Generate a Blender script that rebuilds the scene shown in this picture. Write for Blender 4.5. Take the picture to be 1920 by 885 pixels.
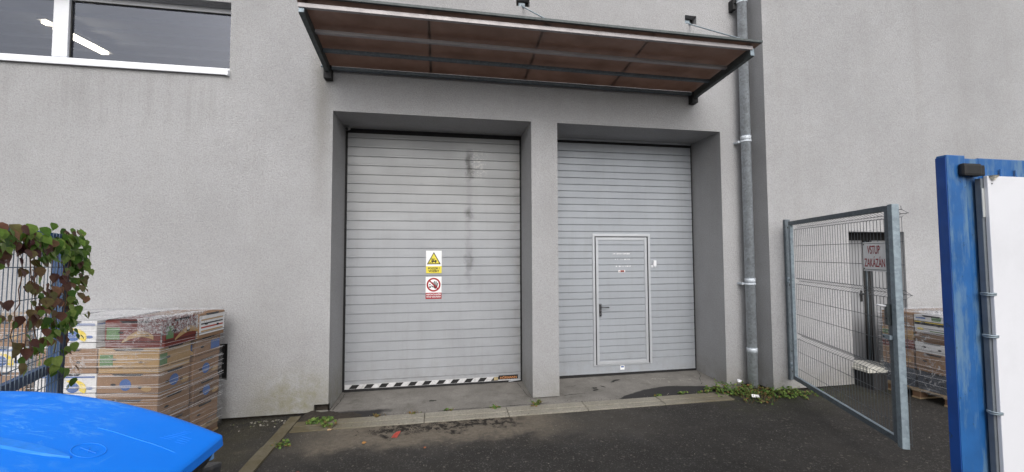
import bpy, bmesh, math, random
from math import sin, cos, pi, radians as R
from mathutils import Vector, Matrix
random.seed(7)
sc = bpy.context.scene
for o in list(bpy.data.objects): bpy.data.objects.remove(o)

# ------------------------------------------------------------------ camera
CAMZ = 1.944
yaw, pit, rol = R(10.05), R(2.6), R(-.23)
fwd = Vector((sin(yaw)*cos(pit), cos(yaw)*cos(pit), sin(pit)))
rt0 = Vector((cos(yaw), -sin(yaw), 0)); up0 = rt0.cross(fwd)
rt = rt0*cos(rol) + up0*sin(rol); up = -sin(rol)*rt0 + cos(rol)*up0
cd = bpy.data.cameras.new('camera'); cam = bpy.data.objects.new('camera', cd); sc.collection.objects.link(cam)
m = Matrix.Identity(4)
for i in range(3):
    m[i][0] = rt[i]; m[i][1] = up[i]; m[i][2] = -fwd[i]
m[2][3] = CAMZ
cam.matrix_world = m
cd.sensor_fit = 'HORIZONTAL'; cd.sensor_width = 36; cd.lens = 36*765/1920; cd.clip_start = .02; cd.clip_end = 500
sc.camera = cam

# ------------------------------------------------------------------ light
w = bpy.data.worlds.new('World'); sc.world = w; w.use_nodes = True
nt = w.node_tree; bg = nt.nodes['Background']
sky = nt.nodes.new('ShaderNodeTexSky'); sky.sky_type = 'NISHITA'; sky.sun_disc = False
SUN_EL, SUN_AZ = R(40), R(181)          # azimuth measured clockwise from +Y
sky.sun_elevation = SUN_EL; sky.sun_rotation = SUN_AZ
sky.dust_density = 5.0; sky.air_density = 1.0; sky.ozone_density = 1.5
hs = nt.nodes.new('ShaderNodeHueSaturation'); hs.inputs['Saturation'].default_value = .35
nt.links.new(sky.outputs[0], hs.inputs['Color']); nt.links.new(hs.outputs[0], bg.inputs[0])
bg.inputs[1].default_value = .15
sl = bpy.data.lights.new('sun', 'SUN'); so = bpy.data.objects.new('sun', sl); sc.collection.objects.link(so)
sl.energy = 1.05; sl.angle = R(85); sl.color = (.985, .99, 1)
sd = Vector((sin(SUN_AZ)*cos(SUN_EL), cos(SUN_AZ)*cos(SUN_EL), sin(SUN_EL)))
so.rotation_euler = (-sd).to_track_quat('-Z', 'Y').to_euler()
sc.view_settings.view_transform = 'Standard'; sc.view_settings.look = 'None'
sc.view_settings.exposure = .10; sc.view_settings.gamma = 1

# ------------------------------------------------------------------ helpers
def link(o): sc.collection.objects.link(o); return o
def tag(o, label=None, cat=None, group=None, kind=None):
    if label: o['label'] = label
    if cat: o['category'] = cat
    if group: o['group'] = group
    if kind: o['kind'] = kind
    return o
def empty(name, loc=(0, 0, 0), rz=0, label=None, cat=None, group=None):
    o = bpy.data.objects.new(name, None); o.empty_display_size = .1
    o.location = loc; o.rotation_euler = (0, 0, rz); link(o)
    return tag(o, label, cat, group)
def copy_tree(o, parent=None):
    c = o.copy(); link(c)
    if parent: c.parent = parent
    for ch in [x for x in list(bpy.data.objects) if x.parent == o]: copy_tree(ch, c)
    return c

class MB:
    def __init__(s, org=(0, 0, 0)): s.bm = bmesh.new(); s.o = Vector(org); s.M = Matrix.Identity(4)
    def v(s, p): return s.bm.verts.new(s.M @ (Vector(p) - s.o))
    def face(s, pts, mi=0, smooth=False):
        f = s.bm.faces.new([s.v(p) for p in pts]); f.material_index = mi; f.smooth = smooth; return f
    def box(s, x0, x1, y0, y1, z0, z1, mi=0, bev=0):
        return s.hexa([(x0, y0, z0), (x1, y0, z0), (x1, y1, z0), (x0, y1, z0), (x0, y0, z1), (x1, y0, z1), (x1, y1, z1), (x0, y1, z1)], mi, bev)
    def hexa(s, c, mi=0, bev=0):
        vs = [s.v(p) for p in c]
        fs = [s.bm.faces.new([vs[i] for i in q]) for q in ((3, 2, 1, 0), (4, 5, 6, 7), (0, 1, 5, 4), (1, 2, 6, 5), (2, 3, 7, 6), (3, 0, 4, 7))]
        for f in fs: f.material_index = mi
        if bev:
            es = list({e for f in fs for e in f.edges})
            r = bmesh.ops.bevel(s.bm, geom=es, offset=bev, segments=2, profile=.6, affect='EDGES')
            for f in r['faces']: f.material_index = mi
        return s
    def bar(s, a, b, w, h, mi=0, upv=(0, 0, 1), bev=0):
        a, b = Vector(a), Vector(b); d = (b-a).normalized(); u = Vector(upv)
        sd = d.cross(u).normalized(); u = sd.cross(d).normalized()
        c = []
        for p in (a, b):
            for i, j in ((-1, -1), (1, -1), (1, 1), (-1, 1)): c.append(p + sd*i*w/2 + u*j*h/2)
        return s.hexa([c[0], c[1], c[2], c[3], c[4], c[5], c[6], c[7]], mi, bev)
    def tube(s, pts, r, seg=8, mi=0, caps=True, rr=None):
        pts = [Vector(p) for p in pts]; rings = []
        for i, p in enumerate(pts):
            if i == 0: d = pts[1]-p
            elif i == len(pts)-1: d = p-pts[i-1]
            else: d = (pts[i+1]-p).normalized()+(p-pts[i-1]).normalized()
            if d.length < 1e-9: d = Vector((0, 0, 1))
            d.normalize(); a = d.cross(Vector((0, 0, 1)))
            if a.length < .05: a = d.cross(Vector((1, 0, 0)))
            a.normalize(); b = d.cross(a); q = rr[i] if rr else r
            rings.append([s.v(p + (a*cos(t)+b*sin(t))*q) for t in [2*pi*k/seg for k in range(seg)]])
        for A, B in zip(rings, rings[1:]):
            for k in range(seg):
                f = s.bm.faces.new((A[k], A[(k+1) % seg], B[(k+1) % seg], B[k])); f.smooth = seg > 4; f.material_index = mi
        if caps:
            for g in (rings[0], rings[-1]):
                f = s.bm.faces.new(g); f.material_index = mi
        return s
    def disc(s, c, n, r, seg=20, mi=0, ax=None, ry=None):
        c = Vector(c); n = Vector(n).normalized(); a = Vector(ax) if ax else n.orthogonal().normalized(); b = n.cross(a)
        return s.face([c + a*cos(2*pi*k/seg)*r + b*sin(2*pi*k/seg)*(ry or r) for k in range(seg)], mi)
    def ring(s, c, n, r0, r1, seg=28, mi=0, ax=None):
        c = Vector(c); n = Vector(n).normalized(); a = Vector(ax) if ax else n.orthogonal().normalized(); b = n.cross(a)
        P = lambda k, r: c + a*cos(2*pi*k/seg)*r + b*sin(2*pi*k/seg)*r
        for k in range(seg): s.face([P(k, r0), P(k, r1), P(k+1, r1), P(k+1, r0)], mi)
    def text(s, txt, at, size, ux, uy, mi=0, sx=1., bold=0., align='CENTER', depth=0., width=None):
        cu = bpy.data.curves.new('t', 'FONT'); cu.body = txt; cu.size = size; cu.align_x = align; cu.align_y = 'CENTER'; cu.offset = bold; cu.extrude = depth
        ob = bpy.data.objects.new('t', cu); link(ob)
        dg = bpy.context.evaluated_depsgraph_get(); me = bpy.data.meshes.new_from_object(ob.evaluated_get(dg))
        ux, uy, at = Vector(ux), Vector(uy), Vector(at); nz = ux.cross(uy)
        if width: xx_ = [q.co.x for q in me.vertices]; sx = width/(max(xx_)-min(xx_)); at = at - ux*sx*(max(xx_)+min(xx_))/2
        vs = [s.v(at + ux*q.co.x*sx + uy*q.co.y + nz*q.co.z) for q in me.vertices]
        for p in me.polygons:
            try: f = s.bm.faces.new([vs[i] for i in p.vertices]); f.material_index = mi
            except ValueError: pass
        bpy.data.objects.remove(ob); bpy.data.curves.remove(cu); bpy.data.meshes.remove(me)
    def build(s, name, mats, parent=None, recalc=False):
        if recalc: bmesh.ops.recalc_face_normals(s.bm, faces=s.bm.faces)
        me = bpy.data.meshes.new(name); s.bm.to_mesh(me); s.bm.free()
        for q in (mats if isinstance(mats, (list, tuple)) else [mats]): me.materials.append(q)
        o = bpy.data.objects.new(name, me); link(o)
        if parent: o.parent = parent
        else: o.location = s.o
        return o

# ---- material graph helper
class G:
    def __init__(s, name):
        s.m = bpy.data.materials.new(name); s.m.use_nodes = True; s.t = s.m.node_tree; s.N = s.t.nodes
        s.p = s.N['Principled BSDF']; s.out = s.N['Material Output']; s._c = None
    def n(s, typ, **kw):
        q = s.N.new('ShaderNode'+typ)
        for k, val in kw.items():
            if hasattr(q, k): setattr(q, k, val)
            else: q.inputs[k].default_value = val
        return q
    def L(s, a, b): s.t.links.new(a, b)
    def co(s, kind='Object'):
        if s._c is None: s._c = s.N.new('ShaderNodeTexCoord')
        return s._c.outputs[kind]
    def pos(s): return s.n('NewGeometry').outputs['Position']
    def xyz(s, v):
        q = s.n('SeparateXYZ'); s.L(v, q.inputs[0]); return q.outputs
    def noise(s, scale, detail=4, rough=.55, vec=None, stretch=None, dist=0.):
        q = s.n('TexNoise'); q.inputs['Scale'].default_value = scale; q.inputs['Detail'].default_value = detail; q.inputs['Roughness'].default_value = rough; q.inputs['Distortion'].default_value = dist
        vec = vec or s.co()
        if stretch:
            mp = s.n('Mapping'); mp.inputs['Scale'].default_value = stretch; s.L(vec, mp.inputs[0]); vec = mp.outputs[0]
        s.L(vec, q.inputs['Vector']); return q.outputs[0]
    def vor(s, scale, out='Distance', vec=None, stretch=None, rnd=1.):
        q = s.n('TexVoronoi'); q.inputs['Scale'].default_value = scale; q.inputs['Randomness'].default_value = rnd
        vec = vec or s.co()
        if stretch:
            mp = s.n('Mapping'); mp.inputs['Scale'].default_value = stretch; s.L(vec, mp.inputs[0]); vec = mp.outputs[0]
        s.L(vec, q.inputs['Vector']); return q.outputs[out]
    def ramp(s, fac, stops):
        q = s.n('ValToRGB'); e = q.color_ramp.elements
        while len(e) < len(stops): e.new(.5)
        for i, (p, c) in enumerate(stops):
            e[i].position = p; e[i].color = (c, c, c, 1) if isinstance(c, (int, float)) else (*c, 1)
        s.L(fac, q.inputs[0]); return q.outputs[0]
    def math(s, op, a, b=0., c=None, clamp=False):
        q = s.n('Math', operation=op); q.use_clamp = clamp
        for i, x in enumerate((a, b, c)):
            if x is None: continue
            if isinstance(x, (int, float)): q.inputs[i].default_value = x
            else: s.L(x, q.inputs[i])
        return q.outputs[0]
    def sstep(s, x, a, b):
        q = s.n('MapRange', interpolation_type='SMOOTHSTEP'); s.L(x, q.inputs[0])
        q.inputs[1].default_value = a; q.inputs[2].default_value = b; return q.outputs[0]
    def band(s, x, a, b, f):
        return s.math('MULTIPLY', s.sstep(x, a-f, a+f), s.sstep(x, b+f, b-f))
    def mix(s, fac, a, b, mode='MIX'):
        q = s.n('Mix', data_type='RGBA', blend_type=mode)
        for i, x in ((0, fac), (6, a), (7, b)):
            if isinstance(x, (int, float)): q.inputs[i].default_value = x
            elif isinstance(x, tuple): q.inputs[i].default_value = (*x, 1)
            else: s.L(x, q.inputs[i])
        return q.outputs[2]
    def col(s, c):
        if isinstance(c, tuple): s.p.inputs['Base Color'].default_value = (*c, 1)
        else: s.L(c, s.p.inputs['Base Color'])
    def rough(s, r):
        if isinstance(r, (int, float)): s.p.inputs['Roughness'].default_value = r
        else: s.L(r, s.p.inputs['Roughness'])
    def bump(s, h, strength=.3, dist=.005, prev=None):
        q = s.n('Bump'); q.inputs['Strength'].default_value = strength; q.inputs['Distance'].default_value = dist
        s.L(h, q.inputs['Height'])
        if prev: s.L(prev, q.inputs['Normal'])
        s.L(q.outputs[0], s.p.inputs['Normal']); return q.outputs[0]

def simple(name, c, rough=.6, metal=0., var=.12, scale=6., bump=0., bscale=60., spec=.5, dirt=None):
    g = G(name); a = tuple(x*(1-var) for x in c); b = tuple(min(1, x*(1+var)) for x in c)
    cc = g.mix(g.ramp(g.noise(scale, 6, .65), [(.3, 0.), (.7, 1.)]), a, b)
    if dirt:
        cc = g.mix(g.math('MULTIPLY', g.ramp(g.noise(scale*2.3, 8, .7), [(.48, 0.), (.72, 1.)]), dirt[1]), cc, dirt[0])
    g.col(cc); g.rough(g.ramp(g.noise(scale*3, 3), [(.2, max(0, rough-.1)), (.8, min(1, rough+.1))]))
    g.p.inputs['Metallic'].default_value = metal; g.p.inputs['Specular IOR Level'].default_value = spec
    if bump: g.bump(g.noise(bscale, 3), bump, .004)
    return g.m

# ---- materials
def m_render():
    g = G('render_plaster'); P = g.pos(); x, y, z = g.xyz(P)
    big = g.noise(.7, 5, .6, P); mid = g.noise(5, 5, .65, P); fine = g.noise(62, 4, .75, P)
    c = g.mix(g.ramp(big, [(.3, 0.), (.7, 1.)]), (.365, .367, .378), (.43, .432, .445))
    c = g.mix(g.math('MULTIPLY', g.ramp(mid, [(.35, 0.), (.75, 1.)]), .22), c, (.33, .322, .31))
    c = g.mix(g.math('MULTIPLY', g.ramp(fine, [(.38, 1.), (.50, 0.)]), .32), c, (.20, .195, .185))
    c = g.mix(g.math('MULTIPLY', g.ramp(fine, [(.54, 0.), (.70, 1.)]), .32), c, (.58, .57, .56))
    c = g.mix(g.math('MULTIPLY', g.ramp(g.noise(.42, 7, .66, P, dist=.5), [(.42, 0.), (.66, 1.)]), .30), c, (.262, .26, .262))
    # vertical run-off streaks
    st = g.ramp(g.noise(1, 5, .7, P, stretch=(3.2, 3.2, .16)), [(.50, 0.), (.78, 1.)])
    c = g.mix(g.math('MULTIPLY', st, .16), c, (.24, .23, .205))
    dr = g.math('MULTIPLY', g.ramp(g.noise(1, 5, .7, P, stretch=(11, 11, .5)), [(.46, 0.), (.66, 1.)]), g.math('MULTIPLY', g.band(z, 3.5, 4.13, .35), g.sstep(x, -2.35, -2.6)))
    c = g.mix(g.math('MULTIPLY', dr, .20), c, (.20, .195, .18))
    xx = g.math('ADD', x, g.math('MULTIPLY', g.math('SUBTRACT', g.noise(2.2, 4, .6, P), .5), .16))
    s1 = g.math('MULTIPLY', g.band(xx, -1.56, -1.40, .10), g.sstep(z, 1.9, 4.1))
    c = g.mix(g.math('MULTIPLY', s1, .48), c, (.17, .16, .13))
    # green algae low at the corner, splash dirt along the foot of the wall
    n1 = g.ramp(g.noise(7, 6, .7, P), [(.35, 0.), (.62, 1.)])
    gm = g.math('MULTIPLY', g.math('MULTIPLY', g.band(x, -2.1, -1.33, .3), g.sstep(z, .75, .10)), n1)
    c = g.mix(g.math('MULTIPLY', gm, .75), c, (.20, .19, .085))
    c = g.mix(g.math('MULTIPLY', g.math('MULTIPLY', g.sstep(z, .55, .0), g.ramp(g.noise(4, 6, .7, P), [(.25, 0.), (.6, 1.)])), .6), c, (.23, .22, .185))
    g.col(c); g.rough(.93); g.p.inputs['Specular IOR Level'].default_value = .25
    n = g.bump(fine, .8, .010); g.bump(g.noise(2.2, 3, .5, P), .2, .03, n)
    return g.m
def m_asphalt():
    g = G('asphalt'); P = g.pos(); x, y, z = g.xyz(P)
    c = g.mix(g.ramp(g.noise(.9, 6, .6, P), [(.3, 0.), (.7, 1.)]), (.024, .022, .020), (.040, .037, .034))
    ch = g.vor(115, 'Color', P); r = g.xyz(ch)
    c = g.mix(g.ramp(r[0], [(.0, 0.), (1., .55)]), c, (.022, .020, .019))
    c = g.mix(g.ramp(r[1], [(.91, 0.), (.96, .6)]), c, (.16, .155, .145))
    c2 = g.xyz(g.vor(55, 'Color', P)); c = g.mix(g.ramp(c2[2], [(.982, 0.), (.995, .5)]), c, (.22, .20, .17))
    c = g.mix(g.math('MULTIPLY', g.ramp(g.noise(.55, 7, .68, P, dist=.4), [(.46, 0.), (.62, 1.)]), .28), c, (.062, .056, .049))
    c = g.mix(g.math('MULTIPLY', g.ramp(g.noise(3.3, 7, .7, P), [(.55, 0.), (.7, 1.)]), .3), c, (.018, .016, .015))
    # sandy silt in front of the kerb
    nn = g.math('MULTIPLY', g.math('SUBTRACT', g.noise(3, 6, .65, P), .5), .8)
    yy = g.math('ADD', y, nn)
    m1 = g.math('MULTIPLY', g.band(yy, 4.42, 5.2, .14), g.band(g.math('ADD', x, nn), -1.3, 1.3, .5))
    m1 = g.math('MULTIPLY', m1, g.ramp(g.noise(22, 5, .7, P), [(.3, .35), (.65, 1.)]))
    c = g.mix(g.math('MULTIPLY', m1, .95), c, (.25, .21, .16))
    m1b = g.math('MULTIPLY', g.band(yy, 4.25, 5.0, .2), g.band(x, -1.7, 2.4, .6)); c = g.mix(g.math('MULTIPLY', m1b, .28), c, (.13, .115, .095))
    # dark soil lumps on the silt
    m2 = g.math('MULTIPLY', g.band(yy, 4.66, 4.98, .05), g.band(x, -.75, .95, .2))
    m2 = g.math('MULTIPLY', m2, g.ramp(g.noise(11, 6, .7, P), [(.46, 0.), (.54, 1.)])); c = g.mix(m2, c, (.016, .012, .009))
    # mossy film on the left yard and by the right-hand wall
    m3 = g.math('MULTIPLY', g.sstep(x, -1.65, -1.95), g.ramp(g.noise(2.6, 6, .7, P), [(.35, 0.), (.7, 1.)]))
    c = g.mix(g.math('MULTIPLY', m3, .5), c, (.075, .068, .035))
    m3b = g.math('MULTIPLY', g.sstep(x, -1.72, -1.9), g.ramp(g.noise(5, 6, .7, P), [(.55, 0.), (.75, 1.)])); c = g.mix(g.math('MULTIPLY', m3b, .6), c, (.13, .11, .075))
    m4 = g.math('MULTIPLY', g.math('MULTIPLY', g.sstep(y, 4.1, 4.95), g.sstep(x, 3.2, 4.0)), g.ramp(g.noise(6, 6, .7, P), [(.4, 0.), (.65, 1.)]))
    c = g.mix(g.math('MULTIPLY', m4, .6), c, (.05, .055, .022))
    g.col(c); g.rough(g.ramp(g.noise(2, 5, .6, P), [(.35, .62), (.7, .9)])); g.p.inputs['Specular IOR Level'].default_value = .35
    n = g.bump(g.vor(115, 'Distance', P), 1., .010); g.bump(g.noise(9, 5, .6, P), .35, .012, n)
    return g.m
def m_slab():
    g = G('worn_concrete'); P = g.pos(); x, y, z = g.xyz(P)
    c = g.mix(g.ramp(g.noise(2.4, 7, .65, P), [(.3, 0.), (.7, 1.)]), (.15, .142, .13), (.26, .247, .228))
    c = g.mix(g.ramp(g.noise(60, 3, .7, P), [(.4, .25), (.6, 0.)]), c, (.07, .065, .055))
    c = g.mix(g.ramp(g.vor(70, 'Distance', P), [(.10, .45), (.22, 0.)]), c, (.32, .31, .28))
    c = g.mix(g.math('MULTIPLY', g.ramp(g.noise(3.4, 7, .7, P), [(.55, 0.), (.72, 1.)]), .5), c, (.085, .078, .066))
    nn = g.math('MULTIPLY', g.math('SUBTRACT', g.noise(5, 5, .6, P), .5), .10)
    # damp patch, right: lens shape, sharp edge
    dx = g.math('DIVIDE', g.math('SUBTRACT', x, 3.28), .95); top = g.math('SUBTRACT', 5.52, g.math('MULTIPLY', g.math('MULTIPLY', dx, dx), .34))
    w1 = g.math('MULTIPLY', g.sstep(g.math('SUBTRACT', top, g.math('ADD', y, nn)), -.012, .02), g.sstep(x, 2.2, 2.45))
    w1 = g.math('MULTIPLY', w1, g.sstep(y, 5.6, 5.55))
    yy = g.math('ADD', y, g.math('MULTIPLY', nn, 1.4))
    w2 = g.math('MULTIPLY', g.sstep(yy, 5.43, 5.36), g.sstep(g.math('ADD', x, g.math('MULTIPLY', nn, 4.)), -.52, -.75))
    wet = g.math('MAXIMUM', w1, w2)
    c = g.mix(g.math('MULTIPLY', wet, .95), c, (.030, .029, .030))
    lt = g.math('MULTIPLY', g.ramp(g.noise(9, 6, .7, P), [(.58, 0.), (.66, 1.)]), g.math('MULTIPLY', g.band(x, 2.9, 4.0, .2), g.band(y, 5.66, 5.95, .05)))
    c = g.mix(g.math('MULTIPLY', lt, .6), c, (.42, .40, .36))
    g.col(c); q = g.n('Mix'); g.L(wet, q.inputs[0]); q.inputs[2].default_value = .88; q.inputs[3].default_value = .8; g.rough(q.outputs[0]); g.p.inputs['Specular IOR Level'].default_value = .15
    n = g.bump(g.noise(45, 4, .7, P), .45, .006); g.bump(g.noise(6, 4, .6, P), .3, .015, n)
    return g.m
def m_kerb():
    g = G('kerb_concrete'); P = g.pos(); x, y, z = g.xyz(P)
    c = g.mix(g.ramp(g.noise(3, 7, .65, P), [(.3, 0.), (.7, 1.)]), (.23, .215, .175), (.34, .32, .27))
    c = g.mix(g.ramp(g.noise(50, 3, .7, P), [(.35, .5), (.6, 0.)]), c, (.12, .11, .09))
    left = g.math('MAXIMUM', g.sstep(x, -.3, -1.5), g.math('MULTIPLY', g.sstep(x, 2.6, 3.6), .8))
    c = g.mix(g.math('MULTIPLY', left, g.ramp(g.noise(6, 6, .7, P), [(.2, .5), (.6, 1.)])), c, (.095, .078, .042))
    g.col(c); g.rough(.9); g.bump(g.noise(40, 4, .7, P), .5, .006); return g.m
def m_door(base, tint_top=False, name='door_sheet'):
    g = G(name); P = g.pos(); x, y, z = g.xyz(P)
    a = tuple(v*.93 for v in base); b = tuple(v*1.05 for v in base)
    c = g.mix(g.ramp(g.noise(1.6, 6, .6, P), [(.3, 0.), (.7, 1.)]), a, b)
    c = g.mix(g.ramp(g.noise(160, 2, .6, P), [(.35, .16), (.65, 0.)]), c, tuple(v*.6 for v in base))
    c = g.mix(g.math('MULTIPLY', g.ramp(g.noise(1, 6, .7, P, stretch=(9, 9, .8)), [(.5, 0.), (.8, 1.)]), .28), c, tuple(v*.6 for v in (base[0]*1.05, base[1], base[2]*.9)))
    if tint_top:
        c = g.mix(g.math('MULTIPLY', g.sstep(z, 1.7, 3.2), .5), c, (.345, .345, .335))
        nx = g.math('ADD', x, g.math('MULTIPLY', g.math('SUBTRACT', g.noise(8, 5, .7, P), .5), .22))
        sm = g.math('MULTIPLY', g.band(nx, .395, .47, .05), g.math('MAXIMUM', g.band(z, 3.10, 3.46, .12), g.math('MAXIMUM', g.band(z, 2.50, 2.62, .10), g.math('MULTIPLY', g.band(z, 1.70, 1.95, .12), .5))))
        c = g.mix(g.math('MULTIPLY', sm, .85), c, (.05, .05, .05))
        sm = g.math('MULTIPLY', g.band(nx, .40, .46, .05), g.band(z, 1.4, 3.4, .2)); c = g.mix(g.math('MULTIPLY', sm, .25), c, (.12, .12, .115))
        sc2 = g.math('MULTIPLY', g.math('MULTIPLY', g.band(x, .46, .68, .08), g.band(z, 3.10, 3.5, .1)), g.ramp(g.noise(26, 6, .75, P), [(.5, 0.), (.6, 1.)]))
        c = g.mix(g.math('MULTIPLY', sc2, .6), c, (.62, .61, .58))
        sp = g.math('MULTIPLY', g.ramp(g.noise(30, 5, .8, P), [(.66, 0.), (.72, 1.)]), g.ramp(g.noise(1.7, 3, .6, P), [(.5, 0.), (.62, 1.)]))
        c = g.mix(g.math('MULTIPLY', sp, .45), c, (.58, .57, .54))
        ed = g.math('MULTIPLY', g.sstep(x, 1.0, 1.22), g.ramp(g.noise(5, 5, .6, P), [(.4, 0.), (.6, 1.)])); c = g.mix(g.math('MULTIPLY', ed, .35), c, (.20, .19, .15))
    low = g.math('MULTIPLY', g.sstep(z, .55, .05), g.ramp(g.noise(6, 6, .7, P), [(.4, 0.), (.7, 1.)])); c = g.mix(g.math('MULTIPLY', low, .35), c, (.22, .20, .17))
    g.col(c); g.rough(g.ramp(g.noise(3, 5, .6, P), [(.3, .42), (.7, .6)])); g.p.inputs['Metallic'].default_value = .15
    n = g.bump(g.noise(1, 3, .6, P, stretch=(5, 5, 220)), .12, .002); g.bump(g.noise(1, 4, .6, P, stretch=(1.3, 1.3, 4.5)), .35, .02, n); return g.m
def m_galv(name='galvanized_steel', base=(.235, .29, .33), rough=.5):
    g = G(name); P = g.co()
    c = g.mix(g.ramp(g.xyz(g.vor(38, 'Color', P))[0], [(0., 0.), (1., 1.)]), tuple(v*.82 for v in base), tuple(v*1.15 for v in base))
    c = g.mix(g.math('MULTIPLY', g.ramp(g.noise(7, 6, .7, P), [(.45, 0.), (.7, 1.)]), .4), c, tuple(v*1.5 for v in base))
    g.col(c); g.rough(rough); g.p.inputs['Metallic'].default_value = .15; return g.m
def m_bluepaint(name, base, worn=.6):
    g = G(name); P = g.co()
    c = g.mix(g.ramp(g.noise(9, 6, .7, P), [(.3, 0.), (.7, 1.)]), tuple(v*.85 for v in base), tuple(v*1.2 for v in base))
    c = g.mix(g.math('MULTIPLY', g.ramp(g.noise(1, 7, .72, P, stretch=(26, 26, 5)), [(.48, 0.), (.60, 1.)]), worn), c, (.19, .29, .33))
    c = g.mix(g.math('MULTIPLY', g.ramp(g.noise(48, 5, .7, P, stretch=(1, 1, .7)), [(.64, 0.), (.69, 1.)]), .75), c, (.016, .045, .08))
    c = g.mix(g.math('MULTIPLY', g.ramp(g.noise(20, 6, .7, P), [(.66, 0.), (.72, 1.)]), .6), c, (.10, .07, .05))
    g.col(c); g.rough(.5); g.bump(g.noise(30, 4, .7, P), .15, .002); return g.m
def m_lid():
    g = G('blue_lid_plastic'); P = g.co(); base = (.002, .19, .84)
    c = g.mix(g.ramp(g.noise(2.5, 6, .6, P), [(.3, 0.), (.7, 1.)]), base, (.004, .22, .92))
    sc1 = g.math('MULTIPLY', g.ramp(g.noise(1, 8, .78, P, stretch=(14, 34, 14), dist=.6), [(.50, 0.), (.62, 1.)]), g.ramp(g.noise(3.2, 4, .6, P), [(.42, 0.), (.58, 1.)]))
    c = g.mix(g.math('MULTIPLY', sc1, .6), c, (.12, .40, .88))
    c = g.mix(g.math('MULTIPLY', g.ramp(g.noise(1, 6, .7, P, stretch=(60, 6, 6)), [(.66, 0.), (.70, 1.)]), .3), c, (.08, .34, .86))
    g.col(c); g.rough(g.ramp(g.noise(7, 6, .7, P), [(.3, .42), (.7, .62)])); g.p.inputs['Specular IOR Level'].default_value = .28; n = g.bump(g.noise(90, 3, .6, P), .08, .002); g.bump(g.noise(3, 3, .5, P), .15, .02, n); return g.m
def m_film(name='stretch_film', strands=(1.2, 1.2, 55), cover=.30):
    g = G(name); P = g.co(); g.p.inputs['Base Color'].default_value = (.86, .86, .88, 1); g.rough(.18)
    g.p.inputs['Specular IOR Level'].default_value = .9
    wv = g.math('ADD', g.noise(1, 5, .65, P, stretch=strands, dist=.35), 0.)
    f = g.ramp(wv, [(.55, .03), (.60, .6), (.70, .95)])
    cr = g.ramp(g.noise(13, 8, .75, P, dist=1.2), [(.50, 0.), (.64, .55)])
    cr = g.math('MULTIPLY', cr, g.ramp(g.noise(2.2, 3, .5, P), [(.42, 0.), (.62, 1.)]))
    f = g.math('MAXIMUM', g.math('MULTIPLY', f, cover*1.35), cr); f = g.math('MINIMUM', g.math('ADD', f, .05), .92)
    tr = g.n('BsdfTransparent'); mx = g.n('MixShader'); g.L(f, mx.inputs[0]); g.L(tr.outputs[0], mx.inputs[1]); g.L(g.p.outputs[0], mx.inputs[2]); g.L(mx.outputs[0], g.out.inputs[0])
    g.bump(g.math('ADD', wv, g.noise(16, 6, .7, P, dist=1.)), .8, .012); return g.m
def m_card(name, base=(.26, .155, .09)):
    g = G(name); P = g.co()
    c = g.mix(g.ramp(g.noise(3, 5, .6, P), [(.3, 0.), (.7, 1.)]), tuple(v*.85 for v in base), tuple(min(1, v*1.12) for v in base))
    c = g.mix(g.ramp(g.noise(1, 3, .6, P, stretch=(120, 120, 5)), [(.4, .14), (.6, 0.)]), c, tuple(v*.65 for v in base))
    c = g.mix(g.math('MULTIPLY', g.ramp(g.noise(7, 6, .7, P), [(.58, 0.), (.72, 1.)]), .35), c, tuple(v*.5 for v in base))
    g.col(c); g.rough(.88); g.bump(g.noise(8, 4, .6, P), .15, .01); return g.m
def m_leaf(name, stops, rough=.5):
    g = G(name); r = g.n('NewGeometry').outputs['Random Per Island']
    c = g.ramp(r, stops); c = g.mix(g.ramp(g.noise(45, 3, .6), [(.35, .35), (.65, 0.)]), c, tuple(v*.5 for v in stops[0][1]))
    g.col(c); g.rough(rough); g.p.inputs['Specular IOR Level'].default_value = .4
    t = g.n('BsdfTranslucent'); g.L(c, t.inputs[0]); mx = g.n('MixShader'); mx.inputs[0].default_value = .25
    g.L(g.p.outputs[0], mx.inputs[1]); g.L(t.outputs[0], mx.inputs[2]); g.L(mx.outputs[0], g.out.inputs[0]); return g.m

PLASTER = m_render(); ASPH = m_asphalt(); SLAB = m_slab(); KERB = m_kerb()
DOORL = m_door((.375, .39, .415), True, 'door_sheet_weathered'); DOORR = m_door((.375, .40, .435), False, 'door_sheet_silver')
ALU = simple('aluminium_frame', (.52, .54, .57), .4, .35, .06, 4)
BLACK = simple('black_rubber', (.012, .012, .013), .7, 0, .2, 10)
DARK = simple('dark_void', (.018, .017, .016), .9, 0, .3, 8)
SOIL = simple('dark_soil', (.030, .024, .018), .95, 0, .4, 20, .6, 40)
GALV = m_galv(); GALVD = m_galv('galvanized_steel_dull', (.12, .145, .165), .6); GALVDK = m_galv('weathered_canopy_steel', (.075, .088, .090), .6)
PIPE = m_galv('titanium_zinc_pipe', (.58, .63, .68), .5)
FASCIA = simple('canopy_fascia', (.34, .32, .325), .45, .3, .1, 5)
WHITE = simple('white_plastic', (.80, .81, .84), .4, 0, .03, 5)
WFRAME = simple('white_window_frame', (.74, .76, .80), .35, 0, .03, 3, dirt=((.5, .5, .5), .2))
PAPER = simple('white_sign_face', (.88, .88, .88), .5, 0, .03, 9)
YEL = simple('sign_yellow', (.78, .66, .06), .5, 0, .04, 9); INK = simple('sign_black', (.012, .012, .012), .5, 0, .1, 9)
RED = simple('sign_red', (.34, .012, .018), .5, 0, .08, 9); REDT = simple('sign_dark_red', (.36, .02, .03), .5, 0, .08, 9)
ORANGE = simple('plate_orange', (.60, .26, .10), .5); BEIGE = simple('plate_beige', (.45, .36, .20), .6)
STRW = simple('stripe_white', (.60, .60, .61), .5, 0, .12, 12, dirt=((.2, .19, .17), .5)); STRB = simple('stripe_black', (.014, .014, .015), .5, 0, .2, 12)
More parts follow.
